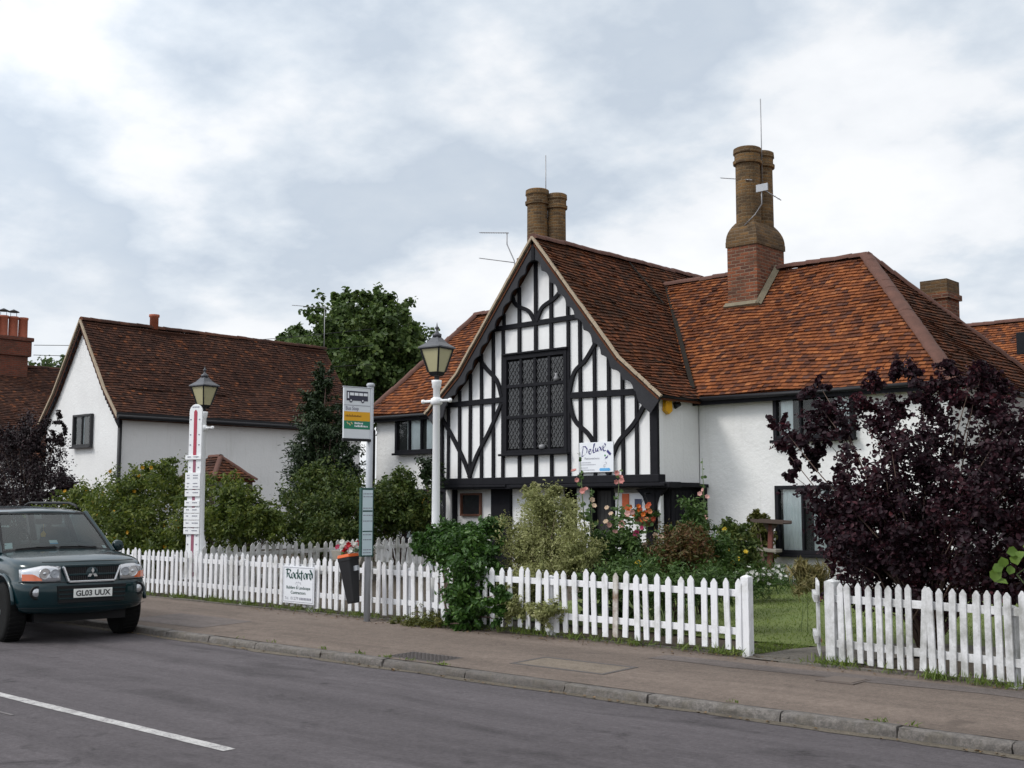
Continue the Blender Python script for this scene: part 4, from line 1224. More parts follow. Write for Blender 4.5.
# ------------------------------------------------------------------ fences
def picket_mesh(w, h, t, mat, name='picket'):
    mb = MB(); pts = [(-w / 2, 0, 0), (w / 2, 0, 0), (w / 2, 0, h - w * .62), (w * .06, 0, h), (-w * .06, 0, h), (-w / 2, 0, h - w * .62)]
    mb.prism(pts, (0, t, 0)); return mb
def fence(label, p0, p1, spacing, h, z0, pw, mat, posts, group=None, rail_z=(.22, .66), skip=(), special=None, seed=1, post_h=None, endpost=None):
    q = random.Random(seed)
    d = Vector((p1[0] - p0[0], p1[1] - p0[1], 0)); L = d.length; ang = math.atan2(d.y, d.x)
    f = thing('picket_fence', label, 'fence', (p0[0], p0[1], p0[2]), ang, group)
    rise = p1[2] - p0[2]
    first = None
    n = int(L / spacing)
    for i in range(n + 1):
        x = i * spacing
        if x in skip: continue
        if first is None:
            o = build('picket', picket_mesh(pw, h, .02, mat), mat, f, local=True, bev=.003); first = o
        else:
            o = first.copy(); COL.objects.link(o); o.parent = f
        o.location = (x + q.uniform(-.014, .014), -.02 + q.uniform(-.003, .003), z0 + rise * x / L + q.uniform(-.012, .012))
        o.rotation_euler = (q.uniform(-.02, .02), q.gauss(0, .018), q.uniform(-.05, .05)); o.scale = (q.uniform(.90, 1.08), 1, q.uniform(.975, 1.02))
        if special and i in special:
            o.data = o.data.copy(); o.data.materials[0] = PEEL; o['label'] = 'picket with its white paint peeled away'
    for rz in rail_z:
        mb = MB(); mb.bar((-.02, .025, z0 + rz), (L + .02, .025, z0 + rz + rise), .042, .075, (0, 0, 1)); build('rail', mb, mat, f, local=True, bev=.004)
    for px, w, ph in posts:
        mb = MB(); e = w / 2; mb.box(-e, e, -e, e, -.25, ph - .03); mb.add([(-e, -e, ph - .03), (e, -e, ph - .03), (e, e, ph - .03), (-e, e, ph - .03), (0, 0, ph)], [(0, 1, 4), (1, 2, 4), (2, 3, 4), (3, 0, 4)])
        o = build('post', mb, mat, f, local=True, bev=.006); o.location = (px, .02 + (w / 2 if w < .1 else .03), rise * px / L)
    return f
LF = 14.55
def ffy(x): return 11.52 - (x + 21.3) * 0.0196
fence('long white picket fence along the pavement left of the open gateway', (-21.3, ffy(-21.3), .12), (-6.86, ffy(-6.86), .12), .156, .76, .075, .078, FENCEW,
      [(.3, .09, .76), (2.6, .09, .76), (4.75, .09, .76), (6.6, .09, .76), (8.9, .09, .76), (11.55, .09, .76), (14.41, .10, .88)], special=(81,), seed=4, rail_z=(.19, .60), group='white picket fences')
fence('grey-stained white picket fence at the right edge under the purple bush', (-5.84, 11.20, .12), (-2.2, 10.62, .12), .1125, .80, .06, .068, FENCEO,
      [(-.03, .12, .88), (1.9, .09, .74), (3.6, .09, .74)], seed=9, rail_z=(.17, .62), group='white picket fences')
fence('shabby greyish picket fence running from the thermometer lamp post back towards the house', (-18.35, 11.75, .13), (-17.75, 17.0, .235), .155, .80, .09, .08, FENCEG,
      [(.1, .09, .8), (2.5, .09, .8), (5.2, .09, .85)], seed=13, rail_z=(.2, .62), group='white picket fences')
# the open gate, hung on the right-hand post and seen edge-on
ga = thing('garden_gate', 'white picket gate standing wide open against the right gatepost', 'gate', (-5.99, 11.23, .13), R(120))
fm = None
for i in range(6):
    if fm is None: o = build('picket', picket_mesh(.068, .76, .02, FENCEO), FENCEO, ga, local=True, bev=.003); fm = o
    else: o = fm.copy(); COL.objects.link(o); o.parent = ga
    o.location = (.08 + i * .13, .0, .07)
for z in (.20, .62):
    mb = MB(); mb.box(.02, .78, .021, .06, z, z + .08); build('rail', mb, FENCEO, ga, local=True, bev=.004)
for z in (.22, .64):
    mb = MB(); mb.box(-.05, .2, -.006, -.001, z, z + .03); build('hinge', mb, plain('rust', (.16, .06, .03), .8) if 'rust' not in MATS else MATS['rust'], ga, local=True)

# ------------------------------------------------------------------ lamp posts
def lamp_post(label, x, y, ztop, base):
    L = thing('lamp_post', label, 'lamp post', (x, y, .13), R(8), group='white lamp posts with black lanterns')
    h = ztop - .13 - .72
    mb = MB()
    mb.lathe([(.135, 0), (.135, .5), (.11, .54), (.10, .95), (.075, 1.02), (.07, 1.06), (.062, 1.1), (.05, h - .12), (.068, h - .1), (.068, h - .05), (.075, h - .03), (.075, h), (0, h)], (0, 0, 0), 14)
    build('column', mb, POSTWHITE, L, local=True)
    mb = MB(); mb.tube([(-.25, 0, h - .30), (.25, 0, h - .30)], .022, 8); mb.lathe([(.055, h - .36), (.085, h - .34), (.085, h - .27), (.055, h - .25)], (0, 0, 0), 12)
    mb.lathe([(0, -.02), (.032, -.01), (.032, .02), (0, .03)], (-.25, 0, h - .30), 8, axis='X'); mb.lathe([(0, -.03), (.032, -.02), (.032, .01), (0, .02)], (.25, 0, h - .30), 8, axis='X')
    build('ladder_bar', mb, POSTWHITE, L, local=True)
    def sc(prof): return [(r_ * .76, h + zz_ * .74) for r_, zz_ in prof]
    mb = MB(); mb.lathe(sc([(.05, 0), (.045, .07), (.12, .09), (.17, .16), (.0, .165)]), (0, 0, 0), 4, R(45), smooth=False)
    build('lantern_base', mb, BLACKMETAL, L, local=True, bev=.004)
    ph = R(45); r0, r1 = .165 * .76, .315 * .76; za, zb = h + .165 * .74, h + .62 * .74
    mb = MB(); mb.lathe([(r0 - .01, za), (r1 - .01, zb)], (0, 0, 0), 4, ph, smooth=False); build('lantern_glass', mb, LAMPGLASS, L, local=True)
    mb = MB()
    for k in range(4):
        th = ph + k * math.pi / 2; c, s = math.cos(th), math.sin(th); mb.bar((r0 * c, r0 * s, za), (r1 * c, r1 * s, zb), .024, .024, (s, -c, 0))
        th2 = th + math.pi / 2; mb.bar((r1 * c, r1 * s, zb), (r1 * math.cos(th2), r1 * math.sin(th2), zb), .028, .024, (0, 0, 1))
    build('lantern_frame', mb, BLACKMETAL, L, local=True)
    mb = MB(); mb.lathe(sc([(.365, .625), (.36, .65), (.20, .74), (.10, .84), (.085, .85)]), (0, 0, 0), 4, ph, smooth=False)
    mb.lathe(sc([(.085, .85), (.09, .91), (.05, .93), (.03, .96), (.018, .99), (.04, 1.02), (.04, 1.045), (.012, 1.07), (.012, 1.09), (.0, 1.15)]), (0, 0, 0), 10)
    build('lantern_roof', mb, plain('lantern_roof_metal', (.05, .052, .06), .4, .3) if 'lantern_roof_metal' not in MATS else MATS['lantern_roof_metal'], L, local=True)
    return L
lamp_post('white lamp post with a black lantern beside the green shrub and timbered gable', -12.25, 11.75, 4.26, .8)
lamp_post('white lamp post with a black lantern behind the red thermometer board', -18.62, 12.0, 4.16, .8)

# fundraising thermometer board tied to the left lamp post
TH = thing('thermometer_board', 'tall white fundraising thermometer board with a red column, tied to a lamp post', 'sign', (-18.28, 11.62, .2), R(20))
def loc_(x, z, y=0): return (x, y, z)
mb = MB()
pts = [(-.19, 0, .25), (.19, 0, .25), (.14, 0, .75), (.135, 0, 3.2)]
pts += [(.135 * math.cos(a), 0, 3.2 + .135 * math.sin(a)) for a in [math.pi * k / 10 for k in range(1, 10)]] + [(-.135, 0, 3.2), (-.14, 0, .75)]
mb.prism(pts, (0, .03, 0)); build('board', mb, POSTWHITE, TH, local=True, bev=.004)
mb = MB()
mb.prism([(-.035, -.004, 2.42), (.035, -.004, 2.42), (.035, -.004, 3.2), (0, -.004, 3.24), (-.035, -.004, 3.2)], (0, .002, 0)); build('upper_column', mb, REDP, TH, local=True)
mb = MB(); mb.prism([(-.03, -.004, .38), (.03, -.004, .38), (.03, -.004, 2.36), (-.03, -.004, 2.36)], (0, .002, 0)); mb.prism([(-.05, -.005, .32), (0, -.005, .26), (.05, -.005, .32), (.05, -.005, .38), (-.05, -.005, .38)], (0, .002, 0)); build('lower_column', mb, REDP2, TH, local=True)
q = random.Random(2)
pl = [(2.35, .075, .21, .0), (1.99, .13, .20, 0), (1.83, .16, .20, .0), (1.70, .11, .20, 0), (1.53, .10, .20, 0), (1.41, .09, .21, 0), (1.29, .11, .21, 0), (1.16, .12, .21, 0), (1.04, .10, .21, 0)]
for z, hh, ww, dx in pl:
    ww *= .85
    mb = MB(); mb.box(-ww + dx, ww + dx - .02, -.03, -.012, z, z + hh); p_ = build('name_plate', mb, POSTWHITE, TH, local=True, bev=.003)
    mb = MB()
    for (xx, l_) in ((-.13, .045), (.0, .10)):
        for k in range(2 if hh > .12 else 1):
            zz_ = z + hh * (.62 - .36 * k)
            x = xx
            while x < xx + l_:
                wd = q.uniform(.012, .03); mb.box(x, x + wd, -.033, -.0305, zz_ - .009, zz_ + .009); x += wd + .008
    build('lettering', mb, GREYINK, p_, local=True)
mb = MB()
for z in (2.6, 2.78, 3.05, 1.0, .85, 2.1, 2.2):
    for s in (-.1, .085): mb.box(s - .014, s + .014, -.004, -.001, z, z + .022)
for x in (-.06, -.02, .02, .06): mb.box(x - .012, x + .012, -.004, -.001, 3.27, 3.295)
build('scale_marks', mb, GREYINK, TH, local=True)

# ------------------------------------------------------------------ bus stop
BS = thing('bus_stop', 'grey bus stop post with its flag sign and timetable case', 'bus stop', (-12.87, 11.02, .12))
mb = MB(); mb.tube([(-12.87, 11.02, .10), (-12.85, 11.02, 3.45)], .047, 14); mb.lathe([(.05, 3.43), (.06, 3.44), (.06, 3.47), (.04, 3.485), (0, 3.485)], (-12.85, 11.02, 0), 12); build('post', mb, GREYMETAL, BS)
fx0, fx1, fy = -13.42, -12.90, 10.96
mb = MB(); mb.box(fx0, fx1, fy, fy + .03, 2.68, 3.40); fp = build('flag', mb, SIGNG, BS, bev=.006)
mb = MB(); mb.box(fx0 - .01, fx1 + .02, fy - .01, fy + .04, 2.645, 2.68); build('flag_rail', mb, BLACKMETAL, BS, bev=.004)
mb = MB(); mb.box(fx0 - .008, fx1 + .02, fy - .006, fy + .036, 3.40, 3.415); build('flag_rail', mb, GREYMETAL, BS, bev=.004)
U, W = Vector((1, 0, 0)), Vector((0, 0, 1))
yf = fy - .003
mb = MB(); mb.add([(fx0 + .005, yf, 2.93), (fx1 - .005, yf, 2.93), (fx1 - .005, yf, 3.06), (fx0 + .005, yf, 3.06)], [(0, 1, 2, 3)]); build('route_band', mb, YELLOW, fp)
mb = MB(); mb.add([(fx0 + .005, yf, 2.815), (fx1 - .005, yf, 2.815), (fx1 - .005, yf, 2.93), (fx0 + .005, yf, 2.93)], [(0, 1, 2, 3)]); build('operator_band', mb, GREEN, fp)
# bus pictogram
mb = MB(); y2 = fy - .004
def pq(mb, x0, x1, z0, z1, y): mb.add([(x0, y, z0), (x1, y, z0), (x1, y, z1), (x0, y, z1)], [(0, 1, 2, 3)])
bx = fx0 + .05; bw = .42; bz = 3.215
pq(mb, bx, bx + bw, bz, bz + .135, y2)
for cx in (bx + .085, bx + .315):
    mb.add([(cx + .032 * math.cos(a), y2 - .001, bz + .002 + .032 * math.sin(a)) for a in [k * math.pi / 8 for k in range(16)]], [tuple(range(16))])
pic = build('bus_symbol', mb, NAVY, fp)
mb = MB(); y3 = y2 - .002
pq(mb, bx + .018, bx + .045, bz + .03, bz + .115, y3)
for k in range(4): pq(mb, bx + .062 + k * .09, bx + .062 + k * .09 + .078, bz + .072, bz + .112, y3)
for cx in (bx + .085, bx + .315):
    mb.add([(cx + .014 * math.cos(a), y3, bz + .002 + .014 * math.sin(a)) for a in [k * math.pi / 6 for k in range(12)]], [tuple(range(12))])
build('bus_windows', mb, SIGNW, pic)
mb = MB(); pq(mb, fx0 + .005, fx1 - .005, 3.145, 3.152, yf); mb.text('Bus Stop', (fx0 + .035, yf, 3.082), U, W, .072, bold=.0012); build('lettering', mb, GREYINK, fp)
mb = MB(); q = random.Random(4); x = fx0 + .03
while x < fx0 + .34:
    wd = q.uniform(.012, .03); pq(mb, x, x + wd, 2.985, 2.985 + q.choice((.02, .026, .034)), fy - .005); x += wd + .006
build('lettering', mb, plain('brown_ink', (.22, .10, .0), .6), fp)
mb = MB(); x = fx0 + .21
for zz_ in (2.885, 2.845):
    x = fx0 + .21
    while x < fx0 + (.36 if zz_ > 2.87 else .46):
        wd = q.uniform(.014, .03); pq(mb, x, x + wd, zz_, zz_ + q.choice((.018, .022, .028)), fy - .005); x += wd + .007
build('lettering', mb, SIGNW, fp)
mb = MB()
for a0, rr in ((0, .024), (1, .024), (2, .024)): 
    cx = fx0 + .06 + a0 * .04; cz = 2.875 + (.012 if a0 != 1 else -.006)
    mb.nib([(cx - fx0 - .03, cz), (cx - fx0, cz + .024), (cx - fx0 + .028, cz - .006)], (fx0, fy - .005, 0), U, W, (.012, .010), None)
build('operator_mark', mb, plain('mark_cream', (.62, .50, .22), .6), fp)
# timetable case
mb = MB(); mb.box(-12.97, -12.71, 10.90, 10.955, 1.03, 1.99); tc = build('timetable_case', mb, DGREEN, BS, bev=.006)
mb = MB(); pq(mb, -12.945, -12.735, 1.05, 1.96, 10.897); tp = build('timetable', mb, plain('paper_blue_white', (.50, .60, .64), .3, .05), tc)
mb = MB()
for zz_ in (1.90, 1.86, 1.70, 1.60, 1.52, 1.33, 1.26, 1.12, 1.08):
    x = -12.93
    while x < -12.76:
        wd = q.uniform(.015, .05); pq(mb, x, x + wd, zz_, zz_ + .012, 10.895); x += wd + .008
build('lettering', mb, GREYINK, tp)
mb = MB(); pq(mb, -12.94, -12.74, 1.655, 1.675, 10.895); pq(mb, -12.94, -12.74, 1.375, 1.39, 10.895); build('heading_bar', mb, DGREEN, tp)

for o_ in BS.children:
    k_ = o_.name.split('.')[0]
    if k_ in ('flag', 'flag_rail', 'timetable_case'): o_.rotation_euler = (0, 0, R(82))
    if k_ in ('flag', 'flag_rail'): o_.scale = (.84, 1, 1)
    if k_ == 'timetable_case': o_.location = (-.03, -.10, 0); o_.scale = (.8, 1, 1)
# tilted litter bin on the post
LB = thing('litter_bin', 'black tapered litter bin with an orange rim, tilted on the bus stop post', 'litter bin', (-12.975, 10.86, .38), 0)
LB.scale = (.60, .60, .98)
LB.rotation_euler = (R(2), R(-9), 0)
def rr_ring(w, d, z, r=.05, n=4):
    pts = []
    for cx, cy, a0 in ((w / 2 - r, d / 2 - r, 0), (-w / 2 + r, d / 2 - r, 90), (-w / 2 + r, -d / 2 + r, 180), (w / 2 - r, -d / 2 + r, 270)):
        for k in range(n + 1):
            a = R(a0 + 90 * k / n); pts.append((cx + r * math.cos(a), cy + r * math.sin(a), z))
    return pts
def rings_mb(rings, cap0=True, cap1=True, smooth=False):
    mb = MB(); n = len(rings[0]); vs = [p for r in rings for p in r]
    fs = []
    for i in range(len(rings) - 1):
        for k in range(n): fs.append((i * n + k, i * n + (k + 1) % n, (i + 1) * n + (k + 1) % n, (i + 1) * n + k))
    if cap0: fs.append(tuple(range(n - 1, -1, -1)))
    if cap1: fs.append(tuple(range((len(rings) - 1) * n, len(rings) * n)))
    mb.smooth = smooth; mb.add(vs, fs); return mb
build('bin_body', rings_mb([rr_ring(.24, .20, .0), rr_ring(.26, .22, .03), rr_ring(.40, .34, .60), rr_ring(.42, .36, .61), rr_ring(.42, .36, .655)]), plain('bin_plastic', (.010, .010, .012), .5, .3), LB, local=True)
build('rim', rings_mb([rr_ring(.424, .364, .655), rr_ring(.43, .37, .66), rr_ring(.40, .34, .70), rr_ring(.33, .27, .70), rr_ring(.33, .27, .66)]), ORANGE, LB, local=True)
mb = MB(); mb.box(.17, .30, -.03, .03, .45, .52); build('bracket', mb, GREYMETAL, LB, local=True)

# ------------------------------------------------------------------ the contractor's sign on the fence
sy = ffy(-14.85) - .055
SG = thing('fence_sign', 'white contractor sign reading Rockford fixed to the long picket fence', 'sign', (-14.86, sy, .52), -.0196)
mb = MB(); mb.box(-.40, .40, -.006, .006, -.28, .29); sb = build('board', mb, SIGNW, SG, local=True, bev=.003)
mb = MB(); ys = -.008
for a in ((-.375, .375, -.258, -.252), (-.375, .375, .262, .268), (-.378, -.372, -.258, .268), (.372, .378, -.258, .268)): pq(mb, *a, ys)
build('border', mb, GREYINK, sb, local=True)
BL = {'R': (.155, [[(0, 0), (.03, .02), (.03, .17), (0, .19), (.07, .2)], [(.03, .17), (.1, .19), (.13, .15), (.09, .1), (.04, .1)], [(.07, .1), (.10, .03), (.14, .0)], [(-.02, .1), (.0, .12)]]),
      'o': (.085, [[(.0, .03), (.0, .1), (.04, .125), (.065, .1), (.065, .03), (.03, 0), (0, .03)]]),
      'c': (.075, [[(.06, .11), (.035, .125), (.0, .1), (.0, .03), (.03, 0), (.06, .02)]]),
      'k': (.09, [[(.0, .0), (.0, .2)], [(.0, .07), (.05, .125), (.055, .1), (.02, .075)], [(.02, .075), (.07, .0)]]),
      'f': (.07, [[(.01, -.03), (.01, .17), (.055, .205)], [(-.025, .115), (.055, .125)]]),
      'r': (.07, [[(.0, .0), (.0, .12)], [(.0, .1), (.04, .125), (.06, .105)]]),
      'd': (.09, [[(.06, .03), (.06, .11), (.0, .2)], [(.06, .1), (.02, .125), (.0, .1), (.0, .03), (.03, 0), (.06, .03)]])}
mb = MB(); x = -.315
for ch in 'Rockford':
    adv, st = BL[ch]
    for s_ in st: mb.nib([(x + a * .93, .10 + b * .72) for a, b in s_], (0, ys - .001, 0), U, W, (.024, .016), None)
    x += adv * .93 + .004
build('lettering', mb, DGREEN, sb, local=True)
mb = MB()
mb.text('Builders & Landscape', (-.305, ys, -.06), U, W, .066, bold=.001, width=.61); mb.text('Contractors', (-.19, ys, -.135), U, W, .066, bold=.001, width=.38)
build('lettering', mb, DGREEN, sb, local=True)
mb = MB(); mb.text('Tel.', (-.34, ys, -.225), U, W, .062, width=.10); mb.text('01279', (-.19, ys, -.225), U, W, .066, width=.2)
x = .04
while x < .34:
    wd = .026; pq(mb, x, x + wd, -.222, -.185, ys); x += wd + .012
build('lettering', mb, GREYINK, sb, local=True)
mb = MB()
for s_ in ([(-.07, .0), (-.05, .04), (-.02, .02), (0, .045), (.03, .02), (.05, .04), (.07, .0)], [(-.03, -.0), (0, -.02), (.03, 0)]): mb.nib([(a, b + .01) for a, b in s_], (0, ys, 0), U, W, (.012, .008), None)
build('emblem', mb, FAINT, sb, local=True)

# flower trough hung behind the fence
TR = thing('flower_trough', 'grey wooden trough of red and white flowers hung on the fence by the bus stop', 'planter', (-13.96, 11.66, .86))
mb = MB(); mb.prism([(-.30, -.12, .0), (.30, -.12, .0), (.38, -.12, .2), (-.38, -.12, .2)], (0, .24, 0)); build('trough', mb, WOODG, TR, local=True, bev=.008)
mb = MB()
for x in (-.25, .25): mb.box(x - .02, x + .02, -.20, -.12, -.22, .06)
build('bracket', mb, WOODG, TR, local=True)

# ------------------------------------------------------------------ the sign board on the gable
DS = thing('gable_sign', 'white board reading Deluxe fixed to the timbered gable', 'sign', (-15.02, 18.93, 2.72))
DS.scale = (.80, 1, .97)
mb = MB(); mb.box(-.55, .55, -.012, .012, -.315, .315); db = build('board', mb, SIGNW, DS, local=True, bev=.003)
yb_ = -.015
mb = MB()
D = [[(.03, .17), (.10, .215), (.2, .215), (.26, .16), (.24, .08), (.14, .02), (.06, .0)], [(.12, .19), (.09, .1), (.07, .0)],
     [(.31, .1), (.38, .115), (.39, .15), (.34, .155), (.31, .11), (.33, .06), (.38, .05), (.42, .09)],
     [(.42, .09), (.5, .2), (.53, .27), (.50, .27), (.475, .16), (.48, .08), (.54, .09)],
     [(.555, .18), (.56, .11), (.60, .105), (.64, .18), (.63, .11), (.66, .11)],
     [(.69, .20), (.73, .17), (.76, .12)], [(.77, .205), (.73, .16), (.69, .12)],
     [(.79, .165), (.87, .19), (.905, .235), (.87, .268), (.815, .225), (.81, .145), (.855, .105), (.915, .12)]]
for s_ in D: mb.nib([(-.53 + a * .93, .02 + b * .98) for a, b in s_], (0, yb_, 0), U, W, (.026, .020), None)
mb.nib([(.36, .13), (.42, .085), (.47, .05)], (0, yb_ - .001, 0), U, W, (.04, .045), None)
mb.nib([(.26, -.07), (.30, -.02), (.37, -.005), (.38, .03)], (0, yb_, 0), U, W, (.03, .035), None)
build('lettering', mb, PURPLE, db, local=True)
mb = MB(); mb.text('Renovations', (-.38, yb_, -.045), U, W, .07, width=.48); build('lettering', mb, GREYINK, db, local=True)
mb = MB(); q = random.Random(9)
for zz_, x1 in ((-.11, -.18), (-.155, -.02), (-.22, -.3), (-.265, -.08)):
    x = -.53
    while x < x1:
        wd = q.uniform(.015, .04); pq(mb, x, x + wd, zz_ - .010, zz_ + .010, yb_); x += wd + .008
for s_ in ([(.27, -.13), (.31, -.10), (.34, -.14), (.29, -.17), (.25, -.16)], [(.24, -.18), (.26, -.21), (.3, -.2)]): mb.nib(s_, (0, yb_, 0), U, W, (.014, .016), None)
build('lettering', mb, FAINT, db, local=True)
mb = MB(); mb.add([(.29 + .028 * math.cos(a), yb_, .03 + .022 * math.sin(a)) for a in [k * math.pi / 6 for k in range(12)]], [tuple(range(12))]); build('green_spot', mb, plain('spot_green', (.08, .25, .12), .6), db, local=True)
mb = MB()
for k in range(5): mb.add([(.16 + .06 * k + .055 * math.cos(a), yb_ - .0005 * k, -.262 + .032 * math.sin(a)) for a in [j * math.pi / 8 for j in range(16)]], [tuple(range(16))])
build('blue_mark', mb, BLUE, db, local=True)

# bird table by the house window
BT = thing('bird_table', 'red-brown wooden bird table with two trays by the white house wall', 'bird table', (-11.25, 19.2, .26), R(10))
BT.rotation_euler = (0, R(3), R(10))
mb = MB(); mb.box(-.04, .04, -.04, .04, 0, 1.16); build('post', mb, WOODR, BT, local=True, bev=.005)
mb = MB(); mb.box(-.30, .30, -.22, .22, 1.16, 1.19); mb.box(-.31, .31, -.235, -.215, 1.165, 1.225); mb.box(-.31, .31, .215, .235, 1.165, 1.225); mb.add([(-.16, -.04, 1.16), (.16, -.04, 1.16), (.04, -.04, 1.0), (-.04, -.04, 1.0)], [(0, 1, 2, 3)]); build('top_tray', mb, WOODB, BT, local=True)
mb = MB(); mb.box(-.21, .17, -.16, .16, .64, .70); build('lower_tray', mb, WOODG, BT, local=True, bev=.01)
mb = MB()
for a in range(3): 
    th = a * 2.09 + .4; mb.bar((0, 0, .28), (.3 * math.cos(th), .3 * math.sin(th), .0), .04, .04, (math.sin(th), -math.cos(th), 0))
build('foot', mb, WOODG, BT, local=True)
# ------------------------------------------------------------------ the parked car
def carpaint():
    m, t = newmat('dark_green_paint')
    o = t.obj()
    n1 = t.noise(o, 900, 1)
    col = t.mix(n1, (0.0015, 0.013, 0.017), (0.003, 0.025, 0.031))
    dirt = t.noise(o, 5, 6, .7)
    rough = t.math('ADD', t.math('MULTIPLY', dirt, .14), .10)
    col = t.mix(t.ramp(dirt, [(.5, (0, 0, 0)), (.8, (.06,) * 3)]), col, (.04, .038, .032))
    t.out(col, rough, None, 0.15, 0.35, spec=.35)
    return m
CARP = carpaint()
TYRE = plain('tyre_rubber', (.008, .008, .008), .9, .3, 20, bump=.5, spec=.15)
ALLOY = plain('alloy', (.30, .30, .31), .35, .15, 8, metallic=.7)
CHROME = plain('chrome', (.62, .63, .65), .18, .05, 8, metallic=.9)
LENS = plain('lamp_reflector', (.50, .51, .53), .12, .12, 30, metallic=.6, coat=1.0)
AMBER = plain('amber_lens', (.55, .10, .015), .15, .1, 20, coat=1.0)
CARGLASS = glass_mat('car_glass', (.60, .74, .72), .015, .78, 1.42)
PLASTIC = plain('black_plastic', (.008, .008, .009), .55, .25, 14, spec=.25)
SEAT = plain('seat_cloth', (.055, .055, .058), .9, .2, 20)
PLATEW = plain('number_plate_white', (.72, .73, .70), .35, .03)
CAR = thing('parked_car', 'dark green off-road car parked at the kerb at the left edge of the photo', 'car', (-14.40, 7.70, 0), R(-6))
CAR.scale = (.965, .965, .975)
OUT = [(0, 0), (-.008, .2), (-.028, .4), (-.075, .6), (-.15, .74), (-.27, .85), (-.46, .905), (-.8, .925), (-1.3, .92), (-2, .915), (-3, .915), (-3.9, .91), (-4.4, .89), (-4.65, .82), (-4.72, .6), (-4.73, .3), (-4.73, 0)]
def ox(y):
    y = abs(y)
    for (xa, ya), (xb, yb) in zip(OUT[:7], OUT[1:8]):
        if ya <= y <= yb: return xa + (xb - xa) * (y - ya) / (yb - ya)
    return -.5
def cl(v): return max(0.0, min(1.0, v))
rings = []
def ring(z, iy, ix, ys=1.0, crown=0.0, ramp=0.0):
    half = []
    for x, y in OUT:
        w = cl((x + .9) / .6); wr = cl((-x - 4.2) / .4)
        yy = y * (1 - iy / .92) * ys
        xx = x - ix * w + ix * .5 * wr
        half.append((xx, yy, z + ramp * cl(-x / 1.25) + crown * cl(-xx / .45)))
    return half + [(x, -y, z_) for x, y, z_ in half[-2:0:-1]]
rings = [ring(.36, .10, .16), ring(.41, .035, .045), ring(.54, .0, .0), ring(.74, .0, .0), ring(.785, .008, .025), ring(.81, .018, .06),
         ring(.98, .022, .085), ring(1.02, .045, .14, ramp=.09), ring(1.035, .06, .17, .88, .035, .09), ring(1.035, .06, .19, .6, .06, .09), ring(1.035, .06, .20, .3, .07, .09)]
def body_mesh():
    mb = MB(); n = len(rings[0]); vs = [p for r in rings for p in r]; fs = []
    for i in range(len(rings) - 1):
        for k in range(n): fs.append((i * n + k, i * n + (k + 1) % n, (i + 1) * n + (k + 1) % n, (i + 1) * n + k))
    m = lambda i: i if i in (0, 16) else n - i
    for base, fl in ((0, 1), ((len(rings) - 1) * n, -1)):
        for i in range(16):
            q4 = [i, i + 1, m(i + 1), m(i)]
            f = []
            for k in q4:
                if base + k not in f: f.append(base + k)
            fs.append(tuple(f if fl == 1 else f[::-1]))
    mb.smooth = True; mb.add(vs, fs); return mb
bo = build('body', body_mesh(), CARP, None, local=True)
md = bo.modifiers.new('s', 'SUBSURF'); md.levels = 2; md.render_levels = 2
WX = (-.83, -3.60); WY = .79; WRAD = .385
cut = MB()
for wx in WX:
    for s in (1, -1):
        cut.lathe([(.46, -.2), (.46, .24)], (wx, s * .82, WRAD + .02), 32, axis='Y')
co = build('cutter', cut, PLASTIC, None, local=True)
bm_ = bo.modifiers.new('b', 'BOOLEAN'); bm_.operation = 'DIFFERENCE'; bm_.object = co; bm_.solver = 'EXACT'
bpy.context.view_layer.update()
dg = bpy.context.evaluated_depsgraph_get()
me = bpy.data.meshes.new_from_object(bo.evaluated_get(dg))
bo.modifiers.clear(); old = bo.data; bo.data = me; bpy.data.meshes.remove(old); me.name = 'body'
bpy.data.objects.remove(co)
bo.parent = CAR
def cpart(name, mb, mat, parent=CAR, bev=0, label=None): return build(name, mb, mat, parent, local=True, bev=bev, label=label)
for s in (1, -1):
    for wx in WX:
        mb = MB(); mb.tube([(wx + .47 * math.cos(a), s * .902, WRAD + .02 + .47 * math.sin(a)) for a in [R(12 + 156 * k / 18) for k in range(19)]], .026, 8); cpart('arch_flare', mb, CARP)
        w_ = MB(); y0 = wx
        w_.lathe([(.25, -.125), (.33, -.13), (.365, -.12), (.385, -.09), (.385, .09), (.365, .12), (.33, .13), (.25, .125)], (0, 0, 0), 32, axis='Y')
        for k in range(36):
            a = 2 * math.pi * k / 36
            w_.bar((.387 * math.cos(a), -.1, .387 * math.sin(a)), (.387 * math.cos(a + .06), .1, .387 * math.sin(a + .06)), .03, .012, (math.cos(a), 0, math.sin(a)))
        wo = cpart('wheel', w_, TYRE); wo.location = (wx, s * WY, WRAD)
        if wx > -1: wo.rotation_euler = (0, 0, R(-3))
        r_ = MB(); o_ = .06 * s
        r_.lathe([(.25, -.12), (.262, -.12), (.262, .12), (.25, .12), (.235, .10), (.235, -.10)], (0, 0, 0), 28, axis='Y')
        for k in range(6):
            a = 2 * math.pi * k / 6 + .3
            r_.bar((.05 * math.cos(a), s * .085, .05 * math.sin(a)), (.245 * math.cos(a), s * .10, .245 * math.sin(a)), .075, .03, (0, 1, 0))
        r_.lathe([(0, s * .05), (.07, s * .05), (.07, s * .11), (.04, s * .125), (0, s * .125)], (0, 0, 0), 16, axis='Y')
        r_.lathe([(.0, s * .03), (.24, s * .03), (.24, s * .02), (0, s * .02)], (0, 0, 0), 20, axis='Y')
        cpart('rim', r_, ALLOY, wo)
mb = MB(); mb.box(-4.5, -.35, -.62, .62, .26, .40); mb.box(-1.0, -.66, -.8, .8, .32, .42); mb.box(-3.75, -3.4, -.8, .8, .32, .42); cpart('underbody', mb, PLASTIC)
